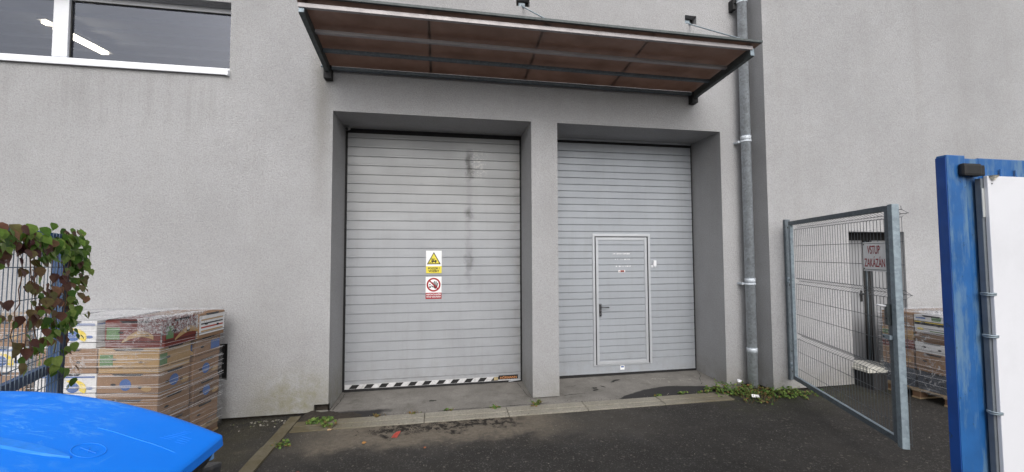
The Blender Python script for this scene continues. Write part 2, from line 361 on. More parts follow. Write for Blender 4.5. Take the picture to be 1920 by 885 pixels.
CHROME = simple('dark_chrome', (.18, .18, .19), .3, .9, .1, 9)
CARD = m_card('cardboard'); CARD2 = m_card('cardboard_dark', (.18, .105, .06)); CARDW = m_card('printed_white_card', (.66, .66, .67)); CARDR = m_card('red_card', (.15, .028, .022)); CARDB = m_card('blue_grey_card', (.045, .055, .075)); CARDY = m_card('ochre_card', (.40, .26, .12))
PBLUE = simple('print_blue', (.05, .12, .33), .7); PYEL = simple('print_yellow', (.72, .56, .07), .7); PGRN = simple('print_green', (.10, .19, .08), .7); PBLK = simple('print_black', (.015, .015, .02), .8); PRED = simple('print_red', (.35, .05, .03), .7)
FILM = m_film(); FILM2 = m_film('stretch_film_thin', (3, 3, 60), .14)
g = G('bunched_film'); g.col((.82, .83, .86)); g.rough(.15); g.bump(g.noise(40, 8, .8, dist=1.5), 1., .02)
tr = g.n('BsdfTransparent'); mx = g.n('MixShader'); g.L(g.ramp(g.noise(24, 8, .8, dist=1.5), [(.44, .12), (.60, .80)]), mx.inputs[0]); g.L(tr.outputs[0], mx.inputs[1]); g.L(g.p.outputs[0], mx.inputs[2]); g.L(mx.outputs[0], g.out.inputs[0]); CRUMPLE = g.m
WOOD = simple('pallet_wood', (.30, .22, .13), .85, 0, .25, 14, .4, 50)
BLUEP = m_bluepaint('worn_blue_paint', (.012, .095, .29), .45); BLUED = m_bluepaint('deep_blue_side', (.006, .055, .26), .05); BLUEF = m_bluepaint('blue_fence_paint', (.020, .060, .16), .12)
WIREB = simple('blue_grey_wire', (.10, .135, .18), .5, .2)
WIRE = simple('galvanized_wire', (.085, .095, .105), .5, .1)
LID = m_lid(); LIDL = simple('blue_lid_lit_relief', (.012, .225, .84), .5, 0, .15, 20)  # lid relief in a lighter blue, sky light put into the colour
BINB = simple('bin_body_plastic', (.035, .037, .042), .45, 0, .2, 8, .1, 50, dirt=((.2, .18, .15), .5))
LEAFG = m_leaf('vine_leaf_green', [(0., (.06, .15, .02)), (.5, (.15, .27, .04)), (1., (.32, .42, .10))])
LEAFR = m_leaf('vine_leaf_maroon', [(0., (.11, .042, .036)), (.45, (.21, .10, .06)), (.75, (.18, .18, .06)), (1., (.34, .16, .09))])
LEAFP = m_leaf('vine_leaf_crimson', [(0., (.07, .012, .018)), (1., (.13, .03, .03))])
STEM = simple('vine_stem', (.11, .055, .03), .8)
WEED = m_leaf('weed_leaf', [(0., (.05, .11, .02)), (.5, (.12, .21, .04)), (1., (.25, .33, .08))], .6)
WEEDD = m_leaf('weed_leaf_dry', [(0., (.10, .09, .03)), (.5, (.20, .14, .05)), (1., (.30, .14, .05))], .7)
g = G('canopy_sheet'); cc = g.mix(g.ramp(g.noise(4, 5, .6), [(.3, 0.), (.7, 1.)]), (.25, .185, .155), (.33, .25, .215)); g.col(cc); g.rough(.3)
t = g.n('BsdfTranslucent'); g.L(cc, t.inputs[0]); mx = g.n('MixShader'); mx.inputs[0].default_value = .6; g.L(g.p.outputs[0], mx.inputs[1]); g.L(t.outputs[0], mx.inputs[2]); g.L(mx.outputs[0], g.out.inputs[0]); SHEET = g.m
g = G('window_glass'); g.col((.80, .82, .88)); g.rough(.03)
lw = g.n('LayerWeight'); lw.inputs[0].default_value = .38
gl = g.n('BsdfGlossy'); gl.inputs['Color'].default_value = (.60, .63, .72, 1); gl.inputs['Roughness'].default_value = .05
tr = g.n('BsdfTransparent'); tr.inputs[0].default_value = (.72, .74, .80, 1); mx = g.n('MixShader')
f = g.math('ADD', g.math('MULTIPLY', lw.outputs['Fresnel'], .55), .11)
cob = g.ramp(g.noise(11, 9, .85, dist=2.4), [(.655, 0.), (.69, 1.)])
df = g.n('BsdfDiffuse'); df.inputs[0].default_value = (.6, .62, .65, 1)
g.L(f, mx.inputs[0]); g.L(tr.outputs[0], mx.inputs[1]); g.L(gl.outputs[0], mx.inputs[2])
mx2 = g.n('MixShader'); g.L(g.math('MULTIPLY', cob, .45), mx2.inputs[0]); g.L(mx.outputs[0], mx2.inputs[1]); g.L(df.outputs[0], mx2.inputs[2]); g.L(mx2.outputs[0], g.out.inputs[0]); GLASS = g.m
g = G('lamp_tube_light'); g.p.inputs['Emission Color'].default_value = (1, .88, .62, 1); g.p.inputs['Emission Strength'].default_value = 6.; g.col((.9, .9, .8)); LAMP = g.m
ROOM = simple('interior_plaster', (.62, .65, .76), .8, 0, .08, 2)

# ------------------------------------------------------------------ ground
def sst(a, b, t): t = max(0, min(1, (t-a)/(b-a))); return t*t*(3-2*t)
def gz(x, y=5): return .045*sst(4.2, 6.2, x)
mb = MB(); xs = [-60, -20, -8] + [-4+.5*i for i in range(29)] + [12, 20, 60]; ys = [-60, -20, -6, -2] + [.5*i for i in range(15)] + [9, 20, 60]
V = [[mb.v((x, y, gz(x))) for y in ys] for x in xs]
for i in range(len(xs)-1):
    for j in range(len(ys)-1): mb.bm.faces.new((V[i][j], V[i+1][j], V[i+1][j+1], V[i][j+1])).smooth = True
tag(mb.build('ground', ASPH), kind='structure')
def zs(y, x=1.): return .018 + (y-5.17)/.93*(.012+.022*(x+1.3)/5.4)
mb = MB()
def slab(x0, x1, y0, y1, nx, ny):
    V = [[mb.v((x0+(x1-x0)*i/nx, y0+(y1-y0)*j/ny, zs(y0+(y1-y0)*j/ny, x0+(x1-x0)*i/nx)+random.uniform(-.0015, .0015))) for j in range(ny+1)] for i in range(nx+1)]
    for i in range(nx):
        for j in range(ny): mb.bm.faces.new((V[i][j], V[i+1][j], V[i+1][j+1], V[i][j+1])).smooth = True
slab(-1.55, 4.35, 5.176, 6.3, 60, 12)
mb.box(-1.55, 4.35, 5.176, 6.3, -.2, .012)
tag(mb.build('threshold_slab', SLAB), kind='structure')
# cracks and chips in the slab
mb = MB()
def crack(pts, wd):
    for (a, b) in zip(pts, pts[1:]):
        a = Vector((*a, zs(a[1], a[0])+.004)); b = Vector((*b, zs(b[1], b[0])+.004)); s = (b-a).cross(Vector((0, 0, 1))).normalized()*wd*random.uniform(.3, 1)
        mb.face([a-s, b-s*.8, b+s*.8, a+s])
def wob(a, b, n, j): return [(a[0]+(b[0]-a[0])*i/n+random.uniform(-j, j), a[1]+(b[1]-a[1])*i/n+random.uniform(-j, j)) for i in range(n+1)]
crack(wob((1.68, 5.42), (2.0, 5.48), 9, .015), .006); crack(wob((1.75, 5.72), (1.95, 5.78), 6, .02), .004)
crack(wob((-1.3, 5.46), (-1.27, 6.05), 8, .01), .005); crack(wob((1.20, 5.40), (1.14, 6.05), 9, .01), .005)
crack(wob((1.19, 5.20), (1.19, 5.4), 4, .01), .006); crack(wob((.1, 5.215), (1.4, 5.21), 14, .012), .006); crack(wob((-1.2, 5.20), (.1, 5.20), 12, .012), .004); crack(wob((3.8, 5.50), (4.1, 6.03), 9, .015), .005)
def blot(cx, cy, rx, ry, n=14, a=0):
    P = []
    for k in range(n):
        t = 2*pi*k/n; q = random.uniform(.65, 1.15); u, v_ = rx*cos(t)*q, ry*sin(t)*q
        x, y = cx+u*cos(a)-v_*sin(a), cy+u*sin(a)+v_*cos(a); P.append((x, y, zs(y, x)+.004))
    mb.face(P)
blot(-.09, 5.56, .06, .022); blot(2.19, 5.63, .045, .025); blot(2.17, 5.55, .055, .02, a=.4); blot(2.33, 5.66, .055, .018, a=-.9); blot(2.63, 5.88, .09, .028, a=.3); blot(2.55, 5.83, .05, .018, a=.5)
tag(mb.build('slab_cracks', DARK), kind='structure')
# kerbs
mb = MB(); x = -1.62
for nx in (-1.17, -.17, .83, 1.83, 2.87, 3.87):
    a, b = x+.004, nx-.004; t = random.uniform(-.003, .003)
    mb.box(a, b, 5.03, 5.168, -.15, .026+t, 0, .006); mb.box(a, b, 4.915, 5.024, -.15, .017+t, 0, .006); x = nx
tag(mb.build('kerb', KERB), kind='structure')
mb = MB(); y = 5.37
for i in range(8):
    t = random.uniform(-.004, .004); d = .0 if i else .2
    mb.box(-1.755+random.uniform(-.006, .006), -1.63, y-1+d+.005, y-.005, -.15, .02+t, 0, .006); y -= 1-d
tag(mb.build('edging_kerb', KERB), kind='structure')

# ------------------------------------------------------------------ building
BLD = empty('warehouse_building', (0, 5.4, 0), 0, 'grey rendered warehouse wall with two roller-panel loading bays, strip window and glazed canopy', 'building')
BO = (0, 5.4, 0)
def grid_wall(mb, x0, x1, z0, z1, y, holes):
    X = sorted({x0, x1} | {h[i] for h in holes for i in (0, 1)}); Z = sorted({z0, z1} | {h[i] for h in holes for i in (2, 3)})
    X = [q for q in X if x0 <= q <= x1]; Z = [q for q in Z if z0 <= q <= z1]
    inside = lambda cx, cz: any(h[0] < cx < h[1] and h[2] < cz < h[3] for h in holes)
    for a, b in zip(X, X[1:]):
        for c, d in zip(Z, Z[1:]):
            if not inside((a+b)/2, (c+d)/2): mb.face([(a, y, c), (b, y, c), (b, y, d), (a, y, d)])
    for h in holes:
        a, b, c, d, dep = h; mb.face([(a, y, c), (a, y, d), (a, dep, d), (a, dep, c)]); mb.face([(b, y, c), (b, dep, c), (b, dep, d), (b, y, d)])
        mb.face([(a, y, d), (b, y, d), (b, dep, d), (a, dep, d)])
        if c > z0 + .001 or h[4] < 5.5: mb.face([(a, y, c), (a, dep, c), (b, dep, c), (b, y, c)])
H = [(-7.6, -2.531, 4.16, 5.048, 5.60), (-1.335, 1.231, .035, 3.77, 6.2), (1.60, 4.128, .035, 3.77, 6.2), (-1.504, -1.335, .035, .125, 5.46),
     (-2.95, -2.47, .475, .902, 5.52)] + [(q, q+.19, 5.383, 5.512, 5.50) for q in (-1.56, 1.03, 3.594)]
mb = MB(BO); grid_wall(mb, -12, 4.58, .035, 7.2, 5.4, H)
mb.face([(-12, 5.4, 7.2), (4.58, 5.4, 7.2), (4.58, 6, 7.2), (-12, 6, 7.2)])
o = mb.build('wall', PLASTER, BLD); bmesh_tmp = None
mb = MB(BO); RW = 5.04
grid_wall(mb, 4.58, 18, .05, 7.4, RW, [(5.925, 6.922, .05, 2.262, 5.36)])
mb.face([(4.58, 5.41, .04), (4.58, RW, .05), (4.58, RW, 7.4), (4.58, 5.41, 7.4)])
mb.face([(4.58, RW, 7.4), (18, RW, 7.4), (18, 6, 7.4), (4.58, 6, 7.4)])
mb.build('wall', PLASTER, BLD)
mb = MB(BO)
for a, b in ((-12, -1.37), (1.262, 1.57), (4.16, 4.61)): mb.box(a, b, 5.445, 6.24, -.3, .0345 if a > -5 else .034)
mb.box(4.62, 18, 5.085, 6.24, -.3, .049)
mb.box(-1.5, -1.338, 5.462, 5.6, -.2, .2)
mb.build('plinth', SOIL, BLD)
mb = MB(BO); mb.box(-2.2, 18, 6.25, 14, -.3, 7.1); mb.box(-12, -2.2, 5.8, 14, -.3, 3.9); mb.box(-12, -2.2, 11, 14, 3.9, 7.1)  # unseen dark core, added so no light leaks in behind the doors
mb.box(-12, -7.8, 5.8, 11, 3.9, 7.1)
for a in (-1.57, 1.02, 3.58): mb.box(a, a+.21, 5.501, 5.6, 5.36, 5.53)
mb.box(-2.96, -2.46, 5.521, 5.6, .46, .92)
mb.build('light_block_core', DARK, BLD)
# unseen roof slab, added with the core to keep light out of the interior
mb = MB(BO); mb.box(-12, 18, 6.0, 14, 7.1, 7.2); mb.box(4.59, 18, 5.3, 6.25, 3, 7.1); mb.build('roof', DARK, BLD)
mb = MB(BO); mb.box(-2.94, -2.48, 5.47, 5.5, .485, .89); mb.box(-2.9, -2.52, 5.455, 5.47, .52, .86); mb.build('vent_cover', BLACK, BLD)

# window
win = MB(BO)
FY0, FY1 = 5.52, 5.59
win.box(-7.6, -2.531, FY0, FY1, 4.17, 4.275, 0, .006); win.box(-7.6, -2.531, FY0+.03, FY1, 4.985, 5.047, 0, .006)
win.box(-2.575, -2.532, FY0+.035, FY1, 4.276, 4.984, 0)
for a in (-4.467, -6.4): win.box(a, a+.155, FY0-.004, FY1+.002, 4.276, 4.984, 0, .008)
W = win.build('window', WFRAME, BLD)
mb = MB(BO); mb.hexa([(-7.6, 5.362, 4.128), (-2.535, 5.362, 4.128), (-2.535, 5.518, 4.16), (-7.6, 5.518, 4.16), (-7.6, 5.362, 4.160), (-2.535, 5.362, 4.160), (-2.535, 5.518, 4.185), (-7.6, 5.518, 4.185)], 0, .003)
mb.box(-2.56, -2.528, 5.355, 5.52, 4.122, 4.19, 0, .004); mb.build('sill', WFRAME, W)
for a, b in ((-7.58, -6.4), (-6.245, -4.467), (-4.312, -2.56)):
    mb = MB(BO); mb.face([(a, 5.56, 4.274), (b, 5.56, 4.274), (b, 5.56, 4.986), (a, 5.56, 4.986)]); mb.build('pane', GLASS, W)
    mb = MB(BO)
    for q in ((a, a+.014, 4.276, 4.984), (b-.014, b, 4.276, 4.984), (a+.014, b-.014, 4.276, 4.288), (a+.014, b-.014, 4.972, 4.984)): mb.box(q[0], q[1], 5.546, 5.558, q[2], q[3])
    mb.build('gasket', BLACK, W)
mb = MB(BO)   # the office behind the glass
mb.face([(-7.8, 5.75, 3.9), (-2.2, 5.75, 3.9), (-2.2, 11, 3.9), (-7.8, 11, 3.9)])
for q in ((-7.79, -7.79, 5.75, 11), (-2.21, -2.21, 5.75, 11), (-7.8, -2.2, 10.99, 10.99)):
    mb.face([(q[0], q[2], 3.9), (q[1], q[3], 3.9), (q[1], q[3], 5.2), (q[0], q[2], 5.2)])
mb.box(-7.8, -2.2, 5.61, 10.98, 5.2, 5.3)
for k in range(14): mb.box(-7.78, -2.22, 5.9+k*.36, 5.98+k*.36, 5.155, 5.2)
mb.build('room_interior', ROOM, BLD)
lp = empty('ceiling_lamp', (-5.05, 6.55, 5.0), 0, 'lit fluorescent strip lamp seen through the upper left window', 'lamp')
mb = MB(); mb.bar((-.03, -.22, .0), (.065, .46, .0), .10, .03); mb.build('light_tube', LAMP, lp)
mb = MB(); mb.bar((-.06, -.40, .04), (.075, .53, .04), .13, .03, 0); mb.bar((0, 0, .05), (0, 0, .16), .03, .03, 0, (0, 1, 0)); mb.build('housing', WHITE, lp)
mb = MB(); mb.bar((-.052, -.37, .005), (-.043, -.30, .005), .07, .03); mb.build('light_tube', LAMP, lp)

# ---- sectional doors
DY = 6.102
def groove_profile(z0, z1, first, pitch, double):
    """(y offset, z) outline from bottom to top, V grooves cut into a flat sheet"""
    P = [(0, z0)]; z = first
    while z < z1-.02:
        if z > z0+.03:
            P += [(0, z-.011), (-.004, z-.008), (.012, z-.0005)]
            P += ([(.0025, z+.003), (.0025, z+.027), (-.001, z+.029), (0, z+.033)] if double else [(0, z+.003)])
        z += pitch
    P.append((0, z1)); return P
def sheet(mb, x0, x1, prof, y, mi=0):
    prev = None
    for dy, z in prof:
        cur = (mb.v((x0, y+dy, z)), mb.v((x1, y+dy, z)))
        if prev: mb.bm.faces.new((prev[0], prev[1], cur[1], cur[0])).material_index = mi
        prev = cur
# left door
mb = MB(BO); sheet(mb, -1.302, 1.203, groove_profile(.134, 3.70, .187, .1326, True), DY)
mb.face([(-1.302, DY+.001, .068), (1.203, DY+.001, .068), (1.203, DY+.001, .134), (-1.302, DY+.001, .134)])
mb.face([(-1.302, DY, .066), (-1.302, DY+.045, .066), (-1.302, DY+.045, 3.7), (-1.302, DY, 3.7)])
D1 = mb.build('sectional_door', DOORL, BLD); D1['label'] = 'left loading door, weathered grey slats with hazard stripe at the foot'
def door_rim(x0, x1, D):
    mb = MB(BO); mb.box(x0-.035, x0, DY+.012, DY+.09, .0, 3.77); mb.box(x1, x1+.035, DY+.012, DY+.09, .0, 3.77); mb.box(x0, x1, DY+.012, DY+.1, 3.69, 3.775)
    mb.build('side_seal', BLACK, D)
door_rim(-1.302, 1.203, D1)
mb = MB(BO); mb.box(-1.31, 1.21, DY+.002, DY+.04, .0, .067, 0, .003); mb.build('bottom_seal', BLACK, D1)
mb = MB(BO); yq = DY-.0025
mb.box(-1.297, 1.17, yq, DY-.0005, .070, .133, 0)
x = -1.245
k = 0
while x < .80:
    mb.face([(x, yq-.0015, .074), (x+.10, yq-.0015, .074), (x+.145, yq-.0015, .128), (x+.045, yq-.0015, .128)], 1)
    x += .2; k += 1
mb.box(.80, .86, yq-.003, yq-.001, .082, .126, 2)
mb.build('hazard_stripe', [STRW, STRB, BEIGE], D1)
mb = MB(BO); mb.box(.87, 1.165, DY-.009, DY-.003, .088, .148, 0, .002)
mb.text('HÖRMANN', (1.018, DY-.0105, .112), .046, (1, 0, 0), (0, 0, 1), 1, 1.12, .0008, width=.25); mb.build('name_plate', [INK, ORANGE], D1)
mb = MB(BO); mb.hexa([(1.02, DY-.02, .05), (1.20, DY-.02, .068), (1.20, DY-.006, .068), (1.02, DY-.006, .05), (1.02, DY-.02, .066), (1.20, DY-.02, .083), (1.20, DY-.006, .083), (1.02, DY-.006, .066)]); mb.build('edge_strip', ALU, D1)
# right door
x0, x1 = 1.622, 4.100
prof = groove_profile(.190, 3.70, .1925, .1057, False)
mb = MB(BO)
def cut(prof, a, b):
    out = []
    for p, q in zip(prof, prof[1:]):
        if q[1] <= a or p[1] >= b: continue
        f = lambda z: p[0]+(q[0]-p[0])*(z-p[1])/(q[1]-p[1]) if q[1] != p[1] else p[0]
        s_, e_ = max(a, p[1]), min(b, q[1])
        if not out: out.append((f(s_), s_))
        out.append((f(e_), e_))
    return out
WX0, WX1, WZ0, WZ1 = 2.402, 3.290, .222, 2.222
sheet(mb, x0, WX0, prof, DY); sheet(mb, WX1, x1, prof, DY); sheet(mb, WX0, WX1, cut(prof, .19, WZ0), DY); sheet(mb, WX0, WX1, cut(prof, WZ1, 3.7), DY)
mb.box(x0, x1, DY-.006, DY+.03, .087, .108, 0, .003)
mb.face([(x0, DY, .107), (x1, DY, .107), (x1, DY, .19), (x0, DY, .19)])
D2 = mb.build('sectional_door', DOORR, BLD); D2['label'] = 'right loading door, silver slats with a small pass door in it'
door_rim(x0, x1, D2)
mb = MB(BO); mb.box(x0-.01, x1+.01, DY+.004, DY+.04, .0, .086, 0, .003); mb.build('bottom_seal', BLACK, D2)
mb = MB(BO); sheet(mb, WX0+.052, WX1-.045, cut(prof, WZ0+.05, WZ1-.05), DY-.004); mb.box(WX0, WX1, DY+.012, DY+.03, WZ0, WZ1, 0)
WD = mb.build('pass_door', DOORR, D2)
mb = MB(BO)   # outer frame and leaf frame
f0 = .036
for q in ((WX0-f0-.004, WX0-.004, WZ0-.015, WZ1+.002), (WX1+.012, WX1+f0+.012, WZ0-.015, WZ1+.002)): mb.box(q[0], q[1], DY-.016, DY-.001, q[2], q[3], 0, .003)
mb.box(WX0-f0-.004, WX1+f0+.012, DY-.017, DY-.001, WZ1+.003, WZ1+.044, 0, .003)
for q in ((WX0+.014, WX0+.055, WZ0, WZ1-.012), (WX1-.048, WX1-.008, WZ0, WZ1-.012)): mb.box(q[0], q[1], DY-.014, DY+.0, q[2], q[3], 0, .003)
mb.box(WX0+.0555, WX1-.0485, DY-.013, DY+.0, WZ1-.055, WZ1-.013, 0, .003); mb.box(WX0+.0555, WX1-.0485, DY-.013, DY+.0, WZ0+.001, WZ0+.052, 0, .003)
mb.box(WX0-.004, WX1+.012, DY-.013, DY-.001, WZ0-.015, WZ0-.004, 0, .002)
mb.build('pass_door_frame', ALU, D2)
mb = MB(BO)
for a in (WX0-.003, WX1-.007): mb.box(a, a+.016 if a < 3 else a+.018, DY-.003, DY+.011, WZ0, WZ1)
mb.box(WX0, WX1, DY-.0035, DY+.0105, WZ1-.011, WZ1+.002); mb.build('frame_gap_seal', BLACK, D2)
mb = MB(BO); hx, hz = 2.478, 1.10
mb.box(hx-.019, hx+.019, DY-.024, DY-.014, hz-.13, hz+.07, 0, .006); mb.tube([(hx, DY-.02, hz+.02), (hx, DY-.06, hz+.02), (hx+.03, DY-.066, hz+.02), (hx+.125, DY-.066, hz+.012)], .010, 10); mb.disc((hx, DY-.0245, hz-.07), (0, -1, 0), .009, 12, 1)
mb.build('door_handle', [CHROME, BLACK], D2)
mb = MB(BO); mb.box(3.36, 3.44, DY-.008, DY-.001, 1.725, 1.77, 0, .002); mb.box(3.385, 3.435, DY-.035, DY-.001, 1.745, 1.84, 0, .006); mb.build('door_bell', WHITE, D2)
y_ = DY-.0055
for zc, n, xa, xb in ((1.950, 22, 2.70, 2.99), (1.862, 14, 2.72, 2.99), (1.752, 18, 2.74, 3.01)):
    mb = MB(BO)
    for i in range(n):
        a = xa+(xb-xa)*i/n
        if zc < 1.9 and zc > 1.8 and i < 6 and random.random() < .6: continue
        wv = random.uniform(.004, .013); hh = random.uniform(.004, .014)
        mb.face([(a, y_, zc-hh), (a+wv, y_, zc-hh*.7), (a+wv*.8, y_, zc+hh), (a+.001, y_, zc+hh*.6)])
    mb.build('peeled_lettering', PAPER, D2)
mb = MB(BO); mb.box(2.79, 2.905, y_-.001, y_+.001, 1.655, 1.69, 0); mb.box(2.825, 2.89, y_-.002, y_-.001, 1.658, 1.687, 1); mb.box(2.84, 2.875, y_-.003, y_-.002, 1.668, 1.676, 2); mb.disc((2.805, y_-.002, 1.672), (0, -1, 0), .008, 10, 1); mb.build('sticker', [PAPER, PRED, INK], D2)
mb = MB(BO); mb.box(2.80, 2.87, DY-.003, DY-.001, .13, .195, 0); mb.box(2.812, 2.858, DY-.004, DY-.003, .165, .185, 1); mb.build('sticker', [PAPER, PBLUE], D2)
# lintel profile above the right door
mb = MB(BO); mb.box(1.62, 4.1, DY-.02, DY+.005, 3.742, 3.768, 0); mb.build('lintel_trim', ALU, BLD)

# ---- canopy
CN = empty('c', (0, 0, 0)); bpy.data.objects.remove(CN)
fl, fr = Vector((-1.40, 4.373, 4.465)), Vector((3.69, 4.226, 4.364))      # front beam centre line
wl, wr = Vector((-1.385, 5.4, 4.255)), Vector((3.665, 5.4, 4.255))
mb = MB(BO); d = (fr-fl).normalized()
mb.bar(fl-d*.03+Vector((0, 0, .03)), fr+d*.0+Vector((0, 0, .045)), .04, .045, 0, bev=.003)
CAN = mb.build('canopy', FASCIA, BLD); CAN['label'] = 'steel canopy with brown translucent sheets over both loading bays'
def side_arm(a, b, s):
    mb = MB(BO); q = Vector((0, 0, 1))
    mb.bar(a, b, .055, .10, 0, bev=.004)
    mb.box(a.x-.045, a.x+.045, 5.30, 5.399, 4.15, 4.31, 1)
    e = (b-a).normalized(); c = b + e*.002
    mb.bar(c, c+e*.006, .052, .092, 2, bev=.001)
    mb.build('side_arm', [GALVDK, BLACK, GALV], CAN)
side_arm(wl, fl, -1); side_arm(wr, fr, 1)
for t, zo in ((.06, .02), (.37, .025), (.66, .025)):
    mb = MB(BO); a = wl.lerp(fl, t); b = wr.lerp(fr, t); a = a+Vector((.03, 0, zo)); b = b+Vector((-.03, 0, zo)); mb.bar(a, b, .05, .035, 0, bev=.003); mb.build('crossbar', GALVD if t < .6 else FASCIA, CAN)
for k in range(4):
    t0, t1 = k/4, (k+1)/4; g_ = .004
    def cp(t, s, zo=.085):
        A = wl.lerp(wr, t); B = fl.lerp(fr, t); dd = (B-A); return A + dd*s + Vector((0, 0, zo))
    ex = .06
    A = cp(t0, .01); B = cp(t1, .01); C_ = cp(t1, 1+ex); D_ = cp(t0, 1+ex)
    off = Vector((-.05, 0, 0)) if k == 0 else Vector((.0, 0, 0)); offr = Vector((.085, 0, 0)) if k == 3 else Vector((-.0004, 0, 0))
    pts = [A+off, B+offr, C_+offr, D_+off]; upv = Vector((0, 0, .010))
    mb = MB(BO); mb.hexa(pts + [p+upv for p in pts])
    mb.build('roof_sheet', SHEET, CAN)
mb = MB(BO)
for k in range(1, 4):
    t = k/4; A = cp(t, .02, .098); B = cp(t, 1.05, .098); mb.bar(A, B, .025, .014)
A = cp(-.01, 1.055, .094); B = cp(1.016, 1.055, .094); mb.bar(A, B, .03, .026)
mb.build('glazing_bar', GALVDK, CAN)
for xw in (-1.465, 1.125, 3.671):
    t = (xw+.06+1.385)/(5.05); t = max(.006, min(.992, t)); E_ = fl.lerp(fr, t)+Vector((0, 0, .135)); S_ = Vector((xw, 5.47, 5.43))
    mb = MB(BO); mb.tube([S_, E_], .008, 8); dv = (E_-S_).normalized()
    mb.tube([S_-dv*.02, S_+dv*.10], .019, 8); mb.tube([E_-dv*.14, E_-dv*.02], .014, 8); mb.box(xw-.05, xw+.04, 5.46, 5.498, 5.39, 5.47, 0)
    mb.box(E_.x-.03, E_.x+.03, E_.y-.02, E_.y+.03, E_.z-.04, E_.z+.01, 0, .004)
    mb.build('tie_rod', GALV, CAN)
mb = MB(BO); mb.tube([(-1.44, 5.39, 4.33), (-1.46, 5.36, 4.33), (-1.46, 5.34, 4.30)], .012, 8); mb.build('pipe_hook', GALV, BLD)

# ---- downpipe
px_, py_ = 4.448, 5.265
mb = MB(BO); mb.tube([(px_, py_, 7.1), (px_, py_, .03)], .066, 28)
PP = mb.build('downpipe', PIPE, BLD)
for z in (5.75, 3.645, 1.553, .554):
    mb = MB(BO); mb.tube([(px_, py_, z-.03), (px_, py_, z-.028), (px_, py_, z+.03), (px_, py_, z+.032)], .07, 28, rr=[.0665, .0715, .0715, .0665])
    if z > 1: mb.tube([(px_, py_, z-.055), (px_, py_, z-.035)], .0745, 28); mb.box(px_-.10, px_-.06, 5.30, 5.40, z-.06, z-.03)
    mb.build('pipe_collar', PIPE, PP)
mb = MB(BO); mb.box(4.33, 4.385, 5.30, 5.399, 5.62, 5.78); mb.build('pipe_bracket', BLACK, PP)

# ---- side door in the right-hand wall
mb = MB(BO); yd = 5.28
mb.box(5.93, 6.44, yd, yd+.05, .08, 2.14, 0, .004); SD = mb.build('side_door', simple('grey_door_paint', (.27, .275, .285), .5, 0, .08, 3), BLD)
SDM = SD.data.materials[0]
mb = MB(BO); mb.box(6.615, 6.915, yd-.01, yd+.04, .08, 2.14, 0, .004); mb.build('door_leaf', SDM, SD)
mb = MB(BO); mb.box(6.44, 6.615, yd+.03, yd+.06, .05, 2.14); mb.box(5.93, 6.92, yd+.0, yd+.06, 2.142, 2.26); mb.build('dark_opening', DARK, SD)
mb = MB(BO); mb.box(6.52, 6.535, yd+.01, yd+.03, .08, 2.13, 0); mb.build('door_edge', GALVD, SD)
mb = MB(BO); mb.tube([(6.39, yd, 1.32), (6.39, yd-.05, 1.32), (6.30, yd-.055, 1.31)], .011, 8); mb.box(6.372, 6.408, yd-.008, yd, 1.20, 1.37, 0, .003); mb.build('door_handle', INK, SD)
mb = MB(BO); mb.box(5.94, 6.95, 4.78, 5.35, -.05, .275, 0, .01); mb.build('doorstep', simple('dark_step', (.028, .028, .030), .85, 0, .25, 8, .4, 40), BLD)

# ------------------------------------------------------------------ things on the wall
cc = empty('security_camera', (-1.285, 6.02, 3.72), 0, 'small grey bullet security camera in the upper left corner of the left loading bay', 'security camera')
mb = MB(); mb.tube([(0, .05, .035), (-.004, -.05, .0)], .026, 16); mb.build('housing', simple('camera_grey', (.33, .33, .33), .5), cc)
mb = MB(); mb.disc((-.0042, -.0515, -.0005), (0, -1, -.35), .021, 16); mb.build('lens', INK, cc)
mb = MB(); mb.box(-.012, .012, .0, .09, .03, .05); mb.box(-.03, .02, .045, .08, .03, .06); mb.build('bracket', simple('camera_bracket', (.3, .3, .3), .5), cc)

def sign_frame(name, loc, wd, ht, label):
    return None
ws = MB((-.084, DY-.004, 1.84)); yq = DY-.004
ws.box(-.196, .029, yq, yq+.003, 1.676, 2.005, 0); ws.box(-.196, .029, yq-.001, yq, 1.676, 1.778, 1)
tri = lambda s, zc: [(-.084-.1*s, yq-.002-.0004*(1-s)*10, zc-.062*s), (-.084+.1*s, yq-.002-.0004*(1-s)*10, zc-.062*s), (-.084, yq-.002-.0004*(1-s)*10, zc+.118*s)]
ws.face(tri(1, 1.868), 2); ws.face(tri(.80, 1.868), 1)
yk = yq-.0045; bxs = lambda a, b, c, d: ws.face([(a, yk, c), (b, yk, c), (b, yk, d), (a, yk, d)], 2)
bxs(-.120, -.114, 1.835, 1.90); bxs(-.113, -.065, 1.838, 1.855); bxs(-.108, -.098, 1.856, 1.885); bxs(-.108, -.070, 1.885, 1.889); bxs(-.074, -.070, 1.856, 1.885); bxs(-.150, -.120, 1.826, 1.833); bxs(-.065, -.045, 1.838, 1.868)
ws.disc((-.104, yk, 1.833), (0, -1, 0), .008, 12, 2); ws.disc((-.060, yk, 1.833), (0, -1, 0), .008, 12, 2); ws.disc((-.087, yk, 1.876), (0, -1, 0), .006, 10, 2); bxs(-.094, -.082, 1.855, 1.870)
ws.text('POZOR !', (-.084, yk, 1.745), .040, (1, 0, 0), (0, 0, 1), 2, 1.05, .0012); ws.text('VOZÍKY', (-.084, yk, 1.705), .040, (1, 0, 0), (0, 0, 1), 2, 1.05, .0012)
tag(ws.build('warning_sign', [PAPER, YEL, INK]), 'yellow forklift warning sign POZOR VOZIKY on the left loading door', 'sign')
ps = MB((-.085, DY-.004, 1.46))
ps.box(-.200, .028, yq, yq+.003, 1.302, 1.624, 0); ps.box(-.200, .028, yq-.001, yq, 1.302, 1.392, 1)
ctr = Vector((-.086, yq-.002, 1.508)); ps.ring(ctr, (0, -1, 0), .078, .101, 36, 1, (1, 0, 0))
yk = yq-.003
